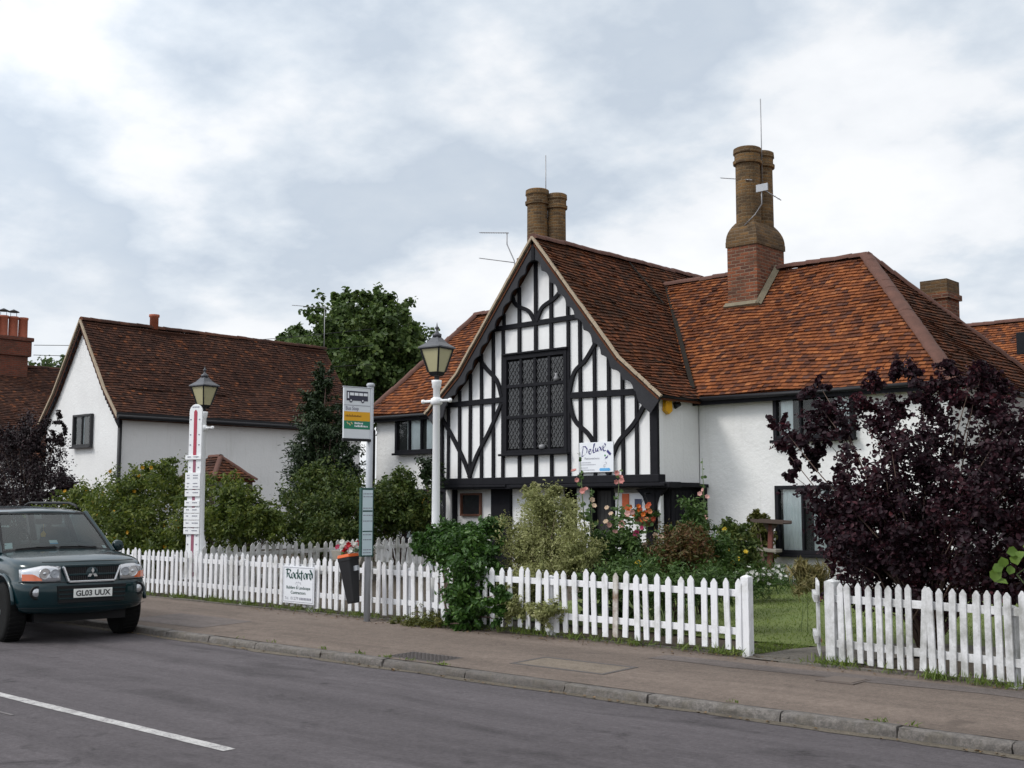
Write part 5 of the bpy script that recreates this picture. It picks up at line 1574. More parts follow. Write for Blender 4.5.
# greenhouse
def A_(s): return (-1.27, s * .80, 1.12), (-2.02, s * .655, 1.685)
for s in (1, -1):
    for p, q_, w in ((*A_(s), .07), ((-2.85, s * .885, 1.10), (-2.92, s * .69, 1.70), .10), ((-3.78, s * .885, 1.10), (-3.78, s * .69, 1.71), .10), ((-4.62, s * .84, 1.08), (-4.45, s * .67, 1.69), .14)):
        mb = MB(); mb.bar(p, q_, w, .06, (0, 1, 0)); cpart('pillar', mb, CARP, bev=.012)
    b0 = [(-1.38, s * .868, 1.125), (-2.86, s * .892, 1.12), (-3.78, s * .892, 1.12), (-4.60, s * .85, 1.10)]
    t0 = [(-2.0, s * .672, 1.665), (-2.92, s * .70, 1.69), (-3.78, s * .70, 1.69), (-4.46, s * .685, 1.675)]
    for i in range(3):
        mb = MB(); mb.add([b0[i], b0[i + 1], t0[i + 1], t0[i]], [(0, 1, 2, 3) if s > 0 else (3, 2, 1, 0)]); cpart('side_window', mb, CARGLASS)
    mb = MB(); mb.bar((-1.2, s * .885, 1.11), (-4.6, s * .875, 1.10), .05, .03, (0, 0, 1)); cpart('waist_trim', mb, PLASTIC, bev=.008)
    mb = MB(); mb.tube([(-2.15, s * .60, 1.735), (-2.25, s * .60, 1.79), (-2.5, s * .605, 1.825), (-4.2, s * .605, 1.83), (-4.38, s * .60, 1.79), (-4.42, s * .6, 1.76)], .019, 8); cpart('roof_rail', mb, PLASTIC)
    # door mirror
    mb = MB(); mb.lathe([(0, -.04), (.07, -.035), (.10, .0), (.095, .06), (.07, .075), (0, .075)], (0, 0, 0), 16, axis='X'); m_ = cpart('door_mirror', mb, CARP); m_.location = (-1.55, s * .98, 1.20); m_.scale = (.9, .85, .85)
    mb = MB(); mb.bar((0, -s * .14, -.05), (0, -s * .05, -.02), .05, .06, (1, 0, 0)); cpart('mirror_arm', mb, PLASTIC, m_)
    mb = MB(); mb.box(-2.30, -2.18, -.03, .03, 0, .02); mb.v = [(x, y + s * .935, z + .93) for x, y, z in mb.v]; cpart('door_handle', mb, CARP, bev=.008)
    for xa, xb in ((-1.62, -1.612), (-2.88, -2.872), (-3.62, -3.612)):
        mb = MB(); mb.box(xa, xb, s * .918 - .004, s * .918 + .004, .52, 1.06); cpart('door_seam', mb, PLASTIC)
rf = MB(); vs = []
xs_ = [-1.96, -2.05, -2.3, -3.0, -3.8, -4.3, -4.52]; zs_ = [1.685, 1.712, 1.738, 1.765, 1.765, 1.745, 1.70]
ys_ = [-1, -.93, -.75, -.4, 0, .4, .75, .93, 1]; zc = [-.055, -.02, .0, .015, .02, .015, .0, -.02, -.055]
for x, z in zip(xs_, zs_):
    for y, c in zip(ys_, zc):
        w = .70 if x > -4.4 else .67
        vs.append((x + .07 * (1 - y * y) * (1 if x > -2.1 else 0) - (0.03 * (1 - y * y) if x < -4.4 else 0), y * w, z + c))
nw = len(ys_)
top = [(j * nw + i, j * nw + i + 1, (j + 1) * nw + i + 1, (j + 1) * nw + i) for j in range(len(xs_) - 1) for i in range(nw - 1)]
rf.smooth = True; rf.add(vs, top)
ro = cpart('roof', rf, CARP); md = ro.modifiers.new('t', 'SOLIDIFY'); md.thickness = .04; md.offset = -1; md2 = ro.modifiers.new('s', 'SUBSURF'); md2.levels = 1; md2.render_levels = 2
def ws(u, v, d=0):
    """windscreen surface: u -1..1 across, v 0..1 up"""
    y = u * (.785 * (1 - v) + .635 * v); x = (-1.27 + .085 * (1 - u * u)) * (1 - v) + (-1.995 + .07 * (1 - u * u)) * v + .03 * math.sin(math.pi * v) + d
    return (x, y, 1.135 * (1 - v) + 1.69 * v + .045 * (1 - u * u) * (1 - v) + d * .8)
def patch(u0, u1, v0, v1, nu, nv, d):
    mb = MB(); mb.smooth = True
    vs = [ws(u0 + (u1 - u0) * i / nu, v0 + (v1 - v0) * j / nv, d) for j in range(nv + 1) for i in range(nu + 1)]
    mb.add(vs, [(j * (nu + 1) + i, j * (nu + 1) + i + 1, (j + 1) * (nu + 1) + i + 1, (j + 1) * (nu + 1) + i) for j in range(nv) for i in range(nu)]); return mb
wsn = build('windscreen', patch(-1, 1, 0, 1, 12, 6, 0), CARGLASS, CAR, local=True, recalc=False)
mb = MB()
for a in ((-1, 1, .0, .05), (-1, 1, .95, 1.0), (-1, -.96, .05, .95), (.96, 1, .05, .95)):
    p = patch(*a, 12 if a[1] - a[0] > 1 else 1, 1 if a[1] - a[0] > 1 else 6, .006); mb.smooth = True; mb.add(p.v, p.f)
cpart('seal', mb, PLASTIC, wsn)
p = patch(-.93, -.80, .10, .24, 2, 2, -.006); cpart('sticker', p, SIGNG, wsn)
p = patch(.86, .93, .07, .14, 1, 1, -.006); cpart('sticker', p, SIGNW, wsn)
p = patch(-.13, .02, .20, .27, 1, 1, -.02); cpart('sticker', p, SIGNW, wsn)
p = patch(-.13, .02, .17, .20, 1, 1, -.02); cpart('sticker', p, BLUE, wsn)
mb = MB(); mb.box(-1.86, -1.83, -.13, .13, 1.52, 1.60); mb.bar((-1.9, 0, 1.58), (-1.98, 0, 1.68), .02, .02); im = cpart('rear_view_mirror', mb, PLASTIC, bev=.01)
mb = MB(); mb.tube([(-1.82, -.02, 1.52), (-1.82, -.02, 1.42)], .003, 4); mb.prism([(-1.82, -.05, 1.34), (-1.82, .01, 1.34), (-1.82, .02, 1.38), (-1.82, -.02, 1.43), (-1.82, -.06, 1.38)], (.005, 0, 0)); cpart('air_freshener', mb, YELLOW, im)
mb = MB(); mb.box(-4.45, -1.36, -.82, .82, 1.0, 1.215); mb.box(-1.75, -1.38, -.76, .76, 1.2, 1.245); cpart('interior', mb, PLASTIC)
for y in (-.38, .38):
    mb = MB(); mb.prism([(-2.35, y - .24, 1.2), (-2.35, y + .24, 1.2), (-2.42, y + .20, 1.47), (-2.42, y - .20, 1.47)], (-.1, 0, 0)); st = cpart('seat', mb, SEAT, bev=.03)
    mb = MB(); mb.box(-2.55, -2.46, y - .12, y + .12, 1.50, 1.66); cpart('headrest', mb, SEAT, st, bev=.03)
mb = MB(); mb.tube([(-1.84 + .0 + .07 * math.sin(a), -.38 + .185 * math.cos(a), 1.265 + .17 * math.sin(a)) for a in [R(12 * k) for k in range(31)]], .015, 6); cpart('steering_wheel', mb, PLASTIC)
for u0, u1 in ((-.78, -.08), (-.02, .68)):
    mb = MB(); pa_ = [Vector(ws(u0 + (u1 - u0) * k / 6, .035 + .01 * k / 6, .02)) for k in range(7)]; mb.tube(pa_, .011, 5); mb.tube([Vector(ws(u1, .0, .03)), Vector(ws((u0 + u1) / 2, .045, .03))], .009, 5); cpart('wiper', mb, PLASTIC)
# rear window, tailgate and spare wheel are simple, at the far end
mb = MB(); mb.add([(-4.66, -.74, 1.12), (-4.66, .74, 1.12), (-4.50, .62, 1.66), (-4.50, -.62, 1.66)], [(3, 2, 1, 0)]); cpart('rear_window', mb, CARGLASS)
# face of the car
def fx(y, d): return ox(y) + d
def front_patch(ya, yb, za, zb, n, d0, d1=None, zfun=None):
    d1 = d0 if d1 is None else d1
    mb = MB(); mb.smooth = True; vs = []
    for j in range(4):
        t = j / 3
        for i in range(n + 1):
            y = ya + (yb - ya) * i / n; z0, z1 = zfun(y) if zfun else (za, zb)
            vs.append((ox(y) * 1.0 + d0 + (d1 - d0) * t, y, z0 + (z1 - z0) * t))
    mb.add(vs, [(j * (n + 1) + i, j * (n + 1) + i + 1, (j + 1) * (n + 1) + i + 1, (j + 1) * (n + 1) + i) for j in range(3) for i in range(n)]); return mb
for s in (1, -1):
    zf = lambda y: (.80 + .01 * cl((abs(y) - .7) / .15), 1.005 - .05 * cl((abs(y) - .62) / .22) - .02 * cl((.5 - abs(y)) / .15))
    hl = cpart('headlight', front_patch(s * .40, s * .845, 0, 0, 10, -.045, -.085, zf), LENS)
    md = hl.modifiers.new('t', 'SOLIDIFY'); md.thickness = .03; md.offset = 0
    for (yy, rr) in ((.60, .075), (.48, .06)):
        mb = MB(); mb.lathe([(rr, .0), (rr * .92, .012), (rr * .86, .0), (rr * .5, -.02), (rr * .3, .0), (0, .004)], (ox(yy) - .036, s * yy, .905), 18, axis='X'); cpart('reflector', mb, CHROME if rr > .07 else GREYMETAL, hl)
    zi = lambda y: (.815, .815 + .085 * cl((abs(y) - .60) / .12))
    mb = front_patch(s * .63, s * .835, 0, 0, 6, -.024, -.036, zi); cpart('indicator', mb, AMBER, hl)
    mb = MB(); yy = .69; mb.lathe([(.085, -.03), (.085, .0), (.07, .005), (.065, -.01)], (ox(yy) + .0, s * yy, .665), 18, axis='X')
    fg = cpart('fog_lamp', mb, PLASTIC); mb = MB(); mb.lathe([(.066, -.02), (.05, .004), (.0, .01)], (ox(yy), s * yy, .665), 16, axis='X'); cpart('lens', mb, LENS, fg)
for za, zb, dd in ((.787, .797, -.024), (.462, .468, .006)):
    cpart('seam', front_patch(-.86, .86, za, zb, 20, dd + .004), PLASTIC)
mb = MB(); mb.tube([(-.17, -.62, 1.052), (-.10, -.40, 1.052), (-.085, 0, 1.055), (-.10, .40, 1.052), (-.17, .62, 1.052)], .005, 4); cpart('bonnet_seam', mb, PLASTIC)
# grille
def trap(mb, w0, w1, z0, z1, x, d):
    mb.prism([(x, -w0, z0), (x, w0, z0), (x, w1, z1), (x, -w1, z1)], (d, 0, 0))
mb = MB(); trap(mb, .30, .36, .805, .985, -.10, .065); gr = cpart('grille', mb, PLASTIC)
mb = MB()
mb.bar((-.035, -.31, .795), (-.035, .31, .795), .03, .05, (1, 0, 0)); mb.bar((-.035, -.31, .795), (-.045, -.385, .995), .03, .05, (1, 0, 0)); mb.bar((-.035, .31, .795), (-.045, .385, .995), .03, .05, (1, 0, 0)); cpart('surround', mb, CHROME, gr, bev=.008)
mb = MB()
mb.bar((-.05, -.385, 1.0), (-.05, .385, 1.0), .03, .06, (1, 0, 0)); mb.bar((-.034, -.33, .885), (-.034, .33, .885), .028, .03, (1, 0, 0)); mb.lathe([(.085, -.03), (.085, .012), (.0, .014)], (-.036, 0, .90), 20, axis='X'); cpart('bar', mb, CARP, gr, bev=.006)
mb = MB()
for k in range(26): mb.box(-.034, -.026, -.33 + k * .0264, -.325 + k * .0264, .815, .98)
cpart('mesh_bars', mb, plain('dark_grille', (.03, .03, .032), .5), gr)
mb = MB(); c0 = (-.008, 0, .90)
for a in (90, 210, 330):
    d = Vector((0, math.cos(R(a)), math.sin(R(a)))); e = Vector((0, -d.z, d.y)); L_ = .075
    O_ = Vector((-.020, 0, .893)) + d * .003
    mb.prism([O_, O_ + d * L_ * .5 + e * L_ * .29, O_ + d * L_, O_ + d * L_ * .5 - e * L_ * .29], (.012, 0, 0))
cpart('emblem', mb, CHROME, gr)
# lower intake with slats, then the number plate
mb = MB(); mb.prism([(-.06, -.44, .53), (-.06, .44, .53), (-.06, .46, .745), (-.06, -.46, .745)], (.066, 0, 0)); it = cpart('air_intake', mb, PLASTIC)
mb = MB()
for z in (.585, .64, .695): mb.bar((.004, -.45, z), (.004, .45, z), .018, .02, (1, 0, 0))
cpart('slat', mb, CARP, it)
mb = MB(); mb.box(.018, .030, -.262, .262, .588, .702); npl = cpart('number_plate', mb, PLATEW, bev=.004)
mb = MB(); mb.text('GL03 UUX', (.0325, -.235, .612), (0, 1, 0), (0, 0, 1), .098, bold=.003, width=.47); cpart('lettering', mb, plain('plate_ink', (.02, .02, .02), .5), npl)

# ------------------------------------------------------------------ planting
L_SMOKE = leaf_mat('purple_leaf', [(0, (.010, .005, .008)), (.45, (.023, .009, .015)), (.8, (.048, .014, .021)), (1, (.12, .026, .033))], .35, .6, 1.6)
L_PURP = leaf_mat('dark_purple_leaf', [(0, (.007, .005, .006)), (.7, (.018, .009, .012)), (1, (.042, .016, .019))], .15, .6)
L_TREE = leaf_mat('sycamore_leaf', [(0, (.028, .052, .014)), (.5, (.066, .110, .028)), (1, (.15, .20, .055))], .4, .5, .5)
L_HEDGE = leaf_mat('hedge_leaf', [(0, (.025, .043, .008)), (.5, (.080, .118, .019)), (1, (.22, .24, .045))], .42)
L_SHRUB = leaf_mat('shrub_leaf', [(0, (.022, .042, .009)), (.5, (.058, .092, .019)), (.9, (.13, .155, .035)), (1, (.30, .28, .10))], .38)
L_DARK = leaf_mat('laurel_leaf', [(0, (.018, .046, .010)), (.6, (.050, .115, .022)), (1, (.11, .20, .04))], .35, .35)
L_PALE = leaf_mat('variegated_leaf', [(0, (.13, .15, .05)), (.45, (.25, .265, .095)), (.8, (.40, .40, .19)), (1, (.58, .56, .34))], .4)
L_CON = leaf_mat('conifer_spray', [(0, (.010, .020, .008)), (.6, (.022, .042, .014)), (1, (.05, .07, .02))], .15)
L_RUST = leaf_mat('rusty_leaf', [(0, (.04, .05, .012)), (.4, (.08, .075, .02)), (.7, (.13, .048, .022)), (1, (.10, .12, .03))], .3)
L_FERN = leaf_mat('fresh_leaf', [(0, (.025, .055, .012)), (.6, (.06, .115, .025)), (1, (.12, .18, .05))], .3)
L_YG = leaf_mat('yellow_green_leaf', [(0, (.05, .06, .012)), (.6, (.11, .115, .025)), (1, (.21, .19, .05))], .3)
L_STRAW = leaf_mat('straw_grass', [(0, (.10, .11, .03)), (.6, (.22, .19, .075)), (1, (.35, .28, .13))], .3)
L_GRASS = leaf_mat('grass_blade', [(0, (.055, .09, .014)), (.5, (.12, .175, .03)), (1, (.22, .26, .06))], .4)
PET = {}
def petal(name, c):
    if name not in PET: PET[name] = leaf_mat('petal_' + name, [(0, tuple(x * .7 for x in c)), (1, c)], .25)
    return PET[name]

def bush(name, label, cat, base, blobs, n, size, mat, group='garden shrubs', r0=.03, nst=14, stem_mat=TWIG, part='foliage', **k):
    b = thing(name, label, cat, base, 0, group)
    fo, cs = foliage(part, b, blobs, n, size, mat, **k)
    mb = MB(); stems(mb, base, cs, r0, k.get('seed', 1), nst); build('stem', mb, stem_mat, b)
    return b, cs
P = pxblob
Ys = 12.9
bl = [P(895, 530, Ys, 78, 58, .95), P(960, 515, Ys, 72, 70, .95), P(862, 495, Ys, 40, 46, .7), P(834, 508, Ys - .1, 16, 34, .4), P(1010, 525, Ys, 55, 62, .8), P(850, 558, Ys - .2, 32, 28, .5),
      P(905, 455, Ys, 40, 36, .7), P(965, 445, Ys + .1, 40, 44, .6), P(842, 425, Ys, 26, 26, .4), P(802, 446, Ys - .2, 24, 24, .35), P(815, 392, Ys, 12, 18, .22), P(834, 408, Ys, 20, 20, .25), P(873, 392, Ys, 20, 22, .25), P(890, 376, Ys, 12, 14, .2), P(930, 382, Ys, 26, 26, .3), P(944, 362, Ys, 12, 13, .2), P(962, 395, Ys, 26, 26, .3), P(1000, 405, Ys + .2, 20, 28, .3), P(1008, 440, Ys, 26, 32, .4), P(778, 426, Ys - .3, 8, 12, .15), P(795, 470, Ys - .2, 12, 10, .2), P(885, 420, Ys, 22, 20, .3), P(1045, 480, Ys, 40, 62, .6), P(985, 380, Ys + .1, 14, 18, .25), P(930, 500, Ys, 60, 36, .7), P(872, 540, Ys, 46, 44, .7), P(930, 568, Ys, 90, 24, .7), P(1020, 570, Ys, 60, 30, .7), P(880, 592, Ys, 50, 16, .6), P(960, 596, Ys, 70, 16, .6)]
sb_, cs = bush('smoke_bush', 'large dark purple-leaved bush overhanging the fence at the right edge', 'bush', (-5.6, 12.9, .14), bl, 50000, .057, L_SMOKE, seed=3, aspect=.68, lump=.30, lcap=.16, subs=560, r0=.014, nst=80, hollow=.25, zmin=.3)
bl = [P(30, 470, 14.2, 58, 46, .9), P(-15, 462, 14.2, 58, 46, .9), P(62, 485, 14.2, 20, 24, .4), P(60, 432, 14.2, 6, 20, .2), P(36, 440, 14.2, 18, 22, .4), P(30, 520, 14.2, 56, 40, .8), P(16, 440, 14.2, 26, 14, .5)]
bush('purple_bush', 'dark purple bush behind the parked car at the left edge', 'bush', tuple(P(25, 540, 14.2, 1, 1)[:2]) + (.15,), bl, 32000, .068, L_PURP, seed=5, aspect=.6, lump=.25, lcap=.22, subs=420, nst=40, r0=.018, hollow=.2)
bl = [P(135, 512, 13.4, 50, 34, .8), P(178, 492, 13.4, 34, 30, .6), P(100, 528, 13.4, 38, 28, .7), P(70, 520, 13.5, 34, 22, .6), P(205, 515, 13.4, 34, 34, .6), P(150, 540, 13.2, 60, 24, .5), P(172, 474, 13.5, 18, 14, .4), P(145, 488, 13.5, 30, 20, .5), P(110, 500, 13.5, 34, 22, .5), P(130, 545, 13.2, 80, 24, .6), P(200, 540, 13.2, 40, 26, .5), P(82, 498, 13.6, 22, 16, .4)]
hb, hcs = bush('flowering_hedge', 'wide green bush dotted with small yellow flowers behind the fence by the car', 'bush', tuple(P(140, 560, 13.4, 1, 1)[:2]) + (.15,), bl, 38000, .085, L_HEDGE, seed=7, aspect=.42, lump=.32, lcap=.26, subs=420, nst=24, r0=.015, hollow=.2)
def blossoms(parent, pts, r, mat, seed, name='flower', n=6, face=(.5, -.8, .3), single=False):
    rs = np.random.RandomState(seed)
    allP, allN, allA = [], [], []
    for p in pts:
        f = np.array(face) + rs.normal(size=3) * .35; f /= np.linalg.norm(f)
        a = np.cross(f, rs.normal(size=3)); a /= np.linalg.norm(a); b = np.cross(f, a)
        Pn = []; 
        for k in range(n):
            th = 2 * math.pi * k / n; d = a * math.cos(th) + b * math.sin(th)
            allP.append(np.array(p) + d * r * .55 + f * r * .1); allN.append(f - d * .45); allA.append(d)
        if single:
            V, F = leaf_geo(np.array(allP), np.array([x / np.linalg.norm(x) for x in allN]), np.array(allA), np.full(len(allP), r * 1.15), np.full(len(allP), r * 1.25))
            raw_mesh(name, V, F, mat, parent); allP, allN, allA = [], [], []
    if not single:
        V, F = leaf_geo(np.array(allP), np.array([x / np.linalg.norm(x) for x in allN]), np.array(allA), np.full(len(allP), r * 1.15), np.full(len(allP), r * 1.25))
        o = raw_mesh(name, V, F, mat, parent); return o
q = random.Random(6)
fp_ = []
for c in q.sample(hcs, 46):
    fp_.append((c[0] + q.uniform(-.1, .25), c[1] - q.uniform(.05, .2), c[2] + q.uniform(-.05, .15)))
blossoms(hb, fp_, .042, petal('yellow', (.60, .34, .02)), 3, name='blossom')
bl = [P(240, 520, 13.2, 34, 30, .5), P(268, 525, 13.2, 16, 22, .3), P(235, 500, 13.3, 20, 22, .35)]
bush('green_shrub', 'dark green shrub just right of the thermometer board, behind the fences', 'bush', tuple(P(245, 560, 13.2, 1, 1)[:2]) + (.15,), bl, 15000, .085, L_HEDGE, seed=8, aspect=.4, lump=.32, lcap=.24, subs=180, r0=.015, hollow=.2)
bl = [P(322, 505, 15.9, 40, 34, .7), P(300, 525, 15.6, 26, 26, .5), P(350, 520, 16.0, 26, 34, .6), P(315, 478, 15.9, 18, 18, .3), P(330, 535, 15.6, 40, 24, .5)]
bush('green_shrub', 'bushy green shrub with pale young tips left of the bus stop post', 'bush', tuple(P(322, 570, 15.9, 1, 1)[:2]) + (.2,), bl, 22000, .078, L_SHRUB, seed=10, aspect=.48, lump=.32, lcap=.26, subs=260, r0=.015, hollow=.2)
bl = [P(398, 500, 17.2, 28, 26, .6), P(385, 515, 17.0, 24, 24, .5), P(412, 515, 17.2, 20, 24, .5), P(400, 482, 17.2, 14, 12, .3)]
bush('green_shrub', 'yellow-tinged green shrub right of the bus stop post, in front of the left house wing', 'bush', tuple(P(398, 560, 17.2, 1, 1)[:2]) + (.22,), bl, 15000, .08, L_SHRUB, seed=12, aspect=.48, lump=.32, lcap=.26, subs=180, r0=.015, hollow=.2)
bl = [P(428, 495, 18.4, 10, 40, .25), P(431, 470, 18.4, 7, 14, .2)]
bush('climbing_plant', 'thin dark climbing plant on the house corner behind the right lamp post', 'plant', tuple(P(430, 565, 18.4, 1, 1)[:2]) + (.25,), bl, 1800, .09, L_CON, seed=13, lump=.4, subs=24, nst=6)
bl = [P(324, 385, 18.8, 6, 20, .3), P(322, 405, 18.8, 12, 20, .5), P(322, 430, 18.8, 20, 22, .7), P(321, 455, 18.8, 26, 24, .9), P(320, 485, 18.8, 30, 24, 1.0), P(345, 470, 18.9, 12, 30, .4)]
cn, _ = bush('conifer', 'tall narrow dark conifer standing between the brown cottage and the timbered house', 'tree', tuple(P(321, 545, 18.8, 1, 1)[:2]) + (.25,), bl, 26000, .11, L_CON, group='trees', part='crown', seed=14, aspect=.32, lump=.3, lcap=.3, subs=300, hang=.5, nst=20, r0=.05, hollow=.2)
bl = [P(470, 588, 11.32, 24, 36, .36), P(468, 612, 11.2, 24, 14, .24), P(452, 548, 11.5, 30, 16, .36), P(432, 548, 11.5, 14, 12, .25), P(478, 552, 11.7, 20, 20, .35), P(490, 528, 12.2, 14, 9, .25), P(420, 543, 11.6, 7, 8, .18), P(501, 603, 11.18, 8, 20, .16), P(460, 530, 11.9, 18, 8, .25)]
bush('evergreen_bush', 'glossy dark green bush growing through the picket fence beside the right lamp post', 'bush', (-11.3, 11.3, .12), bl, 22000, .068, L_DARK, seed=16, aspect=.48, lump=.3, lcap=.13, subs=320, nst=36, r0=.016, hollow=.2)
bl = [P(548, 532, 12.4, 36, 34, .55), P(526, 545, 12.3, 18, 26, .4), P(578, 556, 12.3, 18, 16, .4), P(546, 506, 12.4, 20, 16, .3), P(550, 562, 12.3, 44, 16, .45), P(532, 491, 12.4, 6, 7, .12), P(556, 492, 12.4, 5, 6, .1),
      P(540, 585, 11.9, 30, 16, .25), P(522, 608, 11.3, 20, 12, .16), P(548, 612, 11.2, 16, 12, .14), P(520, 585, 11.5, 16, 14, .18)]
bush('pale_shrub', 'pale yellow-green feathery shrub in front of the timbered gable', 'bush', (-10.6, 12.2, .14), bl, 46000, .042, L_PALE, seed=18, aspect=.40, lump=.34, lcap=.15, subs=560, nst=50, r0=.012, hollow=.15)
bl = [P(600, 585, 12.2, 20, 12, .3), P(635, 580, 12.4, 26, 16, .4), P(665, 585, 12.4, 24, 14, .35), P(700, 585, 12.6, 26, 14, .4), P(730, 585, 12.8, 16, 14, .3)]
bush('border_plants', 'low tangled green border plants just behind the middle of the long picket fence', 'plants', (-8.6, 12.2, .14), bl, 14000, .06, L_FERN, seed=20, aspect=.32, lump=.4, lcap=.16, subs=200, nst=20, stem_mat=STEMG, r0=.012)
bl = [P(676, 556, 13.6, 28, 20, .4), P(690, 545, 13.6, 18, 14, .3), P(660, 566, 13.5, 20, 14, .3)]
bush('rusty_shrub', 'rust-red and green shrub left of the bird table, behind the fence', 'bush', tuple(P(678, 590, 13.6, 1, 1)[:2]) + (.16,), bl, 9000, .055, L_RUST, seed=22, aspect=.4, lump=.4, lcap=.14, subs=150, nst=20, r0=.012)
bl = [P(692, 520, 14.2, 8, 22, .2), P(705, 545, 14.4, 14, 22, .3), P(715, 560, 14.4, 16, 20, .3), P(684, 535, 14.0, 10, 14, .2)]
bush('green_shrub', 'fresh green upright shrub by the dark side doorway of the timbered house', 'bush', tuple(P(702, 590, 14.3, 1, 1)[:2]) + (.17,), bl, 8000, .065, L_FERN, seed=24, aspect=.35, lump=.4, lcap=.16, subs=120, nst=16, r0=.012)
bl = [P(736, 548, 17.4, 13, 16, .45), P(726, 560, 17.2, 13, 14, .4), P(745, 562, 17.4, 10, 12, .3), P(733, 530, 17.5, 8, 9, .3)]
yb2, ycs = bush('green_shrub', 'leafy green shrub with yellow flowers just left of the bird table', 'bush', tuple(P(742, 580, 17.4, 1, 1)[:2]) + (.24,), bl, 9000, .08, L_SHRUB, seed=26, aspect=.45, lump=.4, lcap=.2, subs=120, nst=14, r0=.014)
blossoms(yb2, [tuple(np.array(c) + np.array([.1, -.15, .05])) for c in random.Random(3).sample(ycs, 9)], .042, petal('lemon', (.70, .50, .04)), 4, name='blossom')
bl = [P(760, 540, 19.9, 11, 22, .2), P(757, 520, 19.9, 7, 7, .15)]
bush('wall_shrub', 'olive green shrub trained on the white wall behind the bird table', 'bush', tuple(P(768, 580, 19.7, 1, 1)[:2]) + (.26,), bl, 5000, .085, L_YG, seed=28, aspect=.45, lump=.35, subs=40, nst=10)
# spring tuft by the purple bush and straw grass
bl = [P(812, 580, 13.4, 10, 12, .25)]
bush('straw_grass', 'tuft of dry straw-coloured grass at the foot of the purple bush beside the lawn', 'plant', tuple(P(803, 600, 13.4, 1, 1)[:2]) + (.15,), bl, 1800, .16, L_STRAW, seed=30, aspect=.1, lump=.5, subs=14, nst=3, stem_mat=STEMG, r0=.004, hang=-1.2)
# ox-eye daisies at the foot of the bird table
bl = [P(768, 580, 16.4, 26, 6, .5), P(745, 583, 16.2, 16, 6, .4)]
db_, dcs = bush('daisy_clump', 'clump of small white daisies on the lawn at the foot of the bird table', 'flowers', tuple(P(768, 585, 17, 1, 1)[:2]) + (.22,), bl, 2500, .08, L_FERN, seed=32, aspect=.2, lump=.5, subs=40, nst=10, stem_mat=STEMG, r0=.006)
q = random.Random(4)
blossoms(db_, [(c[0] + q.uniform(-.2, .2), c[1] + q.uniform(-.2, .1), c[2] + q.uniform(.0, .14)) for c in dcs for _ in range(2)], .035, petal('white', (.75, .75, .70)), 5, name='blossom', face=(.3, -.5, .8))

def hollyhock(label, px, py_top, Y, lean, heads, col, seed, base_py=None):
    top = at(px, py_top, Y); q = random.Random(seed)
    bx = top.x - lean; base = (bx, Y, gz(Y))
    h = thing('hollyhock', label, 'flower', base, 0, 'hollyhocks and roses in the front border')
    H_ = top.z - base[2]
    mb = MB(); sp = [Vector((bx + lean * t ** 1.5 + q.uniform(-.015, .015), Y, base[2] + H_ * t)) for t in (0, .25, .5, .75, 1)]
    mb.tube(sp, [.014, .012, .010, .008, .003], 6); build('stem', mb, STEMG, h)
    rs = np.random.RandomState(seed); k = 60
    t = rs.rand(k) ** 1.3; Pn = np.stack([bx + lean * t ** 1.5, np.full(k, Y), base[2] + H_ * t], 1) + rs.normal(size=(k, 3)) * np.array([.07, .07, .03]) * (1.3 - t[:, None])
    N = unit(rs, k) * .6 + np.array([.3, -.5, .6]); N /= np.linalg.norm(N, axis=1, keepdims=True); sz = .05 + .11 * (1 - t)
    V, F = leaf_geo(Pn, N, unit(rs, k), sz, sz * .9); raw_mesh('leaf', V, F, L_FERN, h)['kind'] = 'stuff'
    for hp in heads:
        p = at(hp[0], hp[1], Y - .05); blossoms(h, [(p.x, p.y, p.z)], (hp[2] if len(hp) > 2 else .05) * .8, petal(*col), seed + int(hp[0]), single=True)
pink = ('pink', (.68, .30, .27)); cream = ('cream', (.72, .55, .40)); deep = ('magenta', (.45, .05, .14)); blush = ('blush', (.72, .42, .38))
hollyhock('tall pink hollyhock in front of the left end of the Deluxe sign', 580, 452, 13.0, -.12, [(574, 471, .055), (577, 480, .045), (583, 491, .06), (586, 489, .04)], pink, 1)
hollyhock('pink hollyhock reaching just below the right end of the Deluxe sign', 619, 470, 13.2, .05, [(617, 473, .05), (622, 481, .055), (616, 482, .045), (621, 477, .04)], pink, 2)
hollyhock('tall slender pale pink hollyhock beside the dark side doorway', 702, 458, 15.2, -.05, [(700, 494, .05), (707, 497, .05), (705, 518, .06), (703, 490, .04)], blush, 3)
hollyhock('cream hollyhock between the two tall pink hollyhocks', 592, 488, 13.1, .0, [(592, 500, .05), (594, 506, .05), (607, 508, .045), (611, 514, .045), (606, 522, .05)], cream, 4)
hollyhock('large-flowered pale pink rose below the hanging basket', 622, 505, 13.2, .05, [(628, 514, .06), (632, 512, .05), (622, 524, .07), (615, 532, .05), (609, 525, .05)], blush, 5)
hollyhock('deep magenta rose in front of the white lower wall', 638, 522, 13.3, .03, [(637, 534, .075), (642, 528, .04), (598, 542, .04)], deep, 6)
hollyhock('cream rose beside the white drainpipe below the hanging basket', 660, 528, 13.5, .02, [(655, 536, .06), (661, 537, .05), (645, 545, .05), (630, 560, .04)], cream, 7)
hollyhock('small yellow rose just above the middle of the long picket fence', 638, 556, 12.8, .0, [(638, 563, .05), (640, 565, .04)], ('lemon', (.70, .50, .04)), 8)
bl = [P(625, 540, 13.3, 26, 26, .35), P(612, 560, 13.2, 22, 20, .3), P(645, 560, 13.3, 18, 18, .3)]
bush('rose_bush', 'loose open rose bush in front of the white lower wall of the gable', 'bush', tuple(P(625, 590, 13.3, 1, 1)[:2]) + (.16,), bl, 2600, .07, L_FERN, seed=34, aspect=.55, lump=.4, subs=60, nst=24, stem_mat=STEMG, r0=.01)
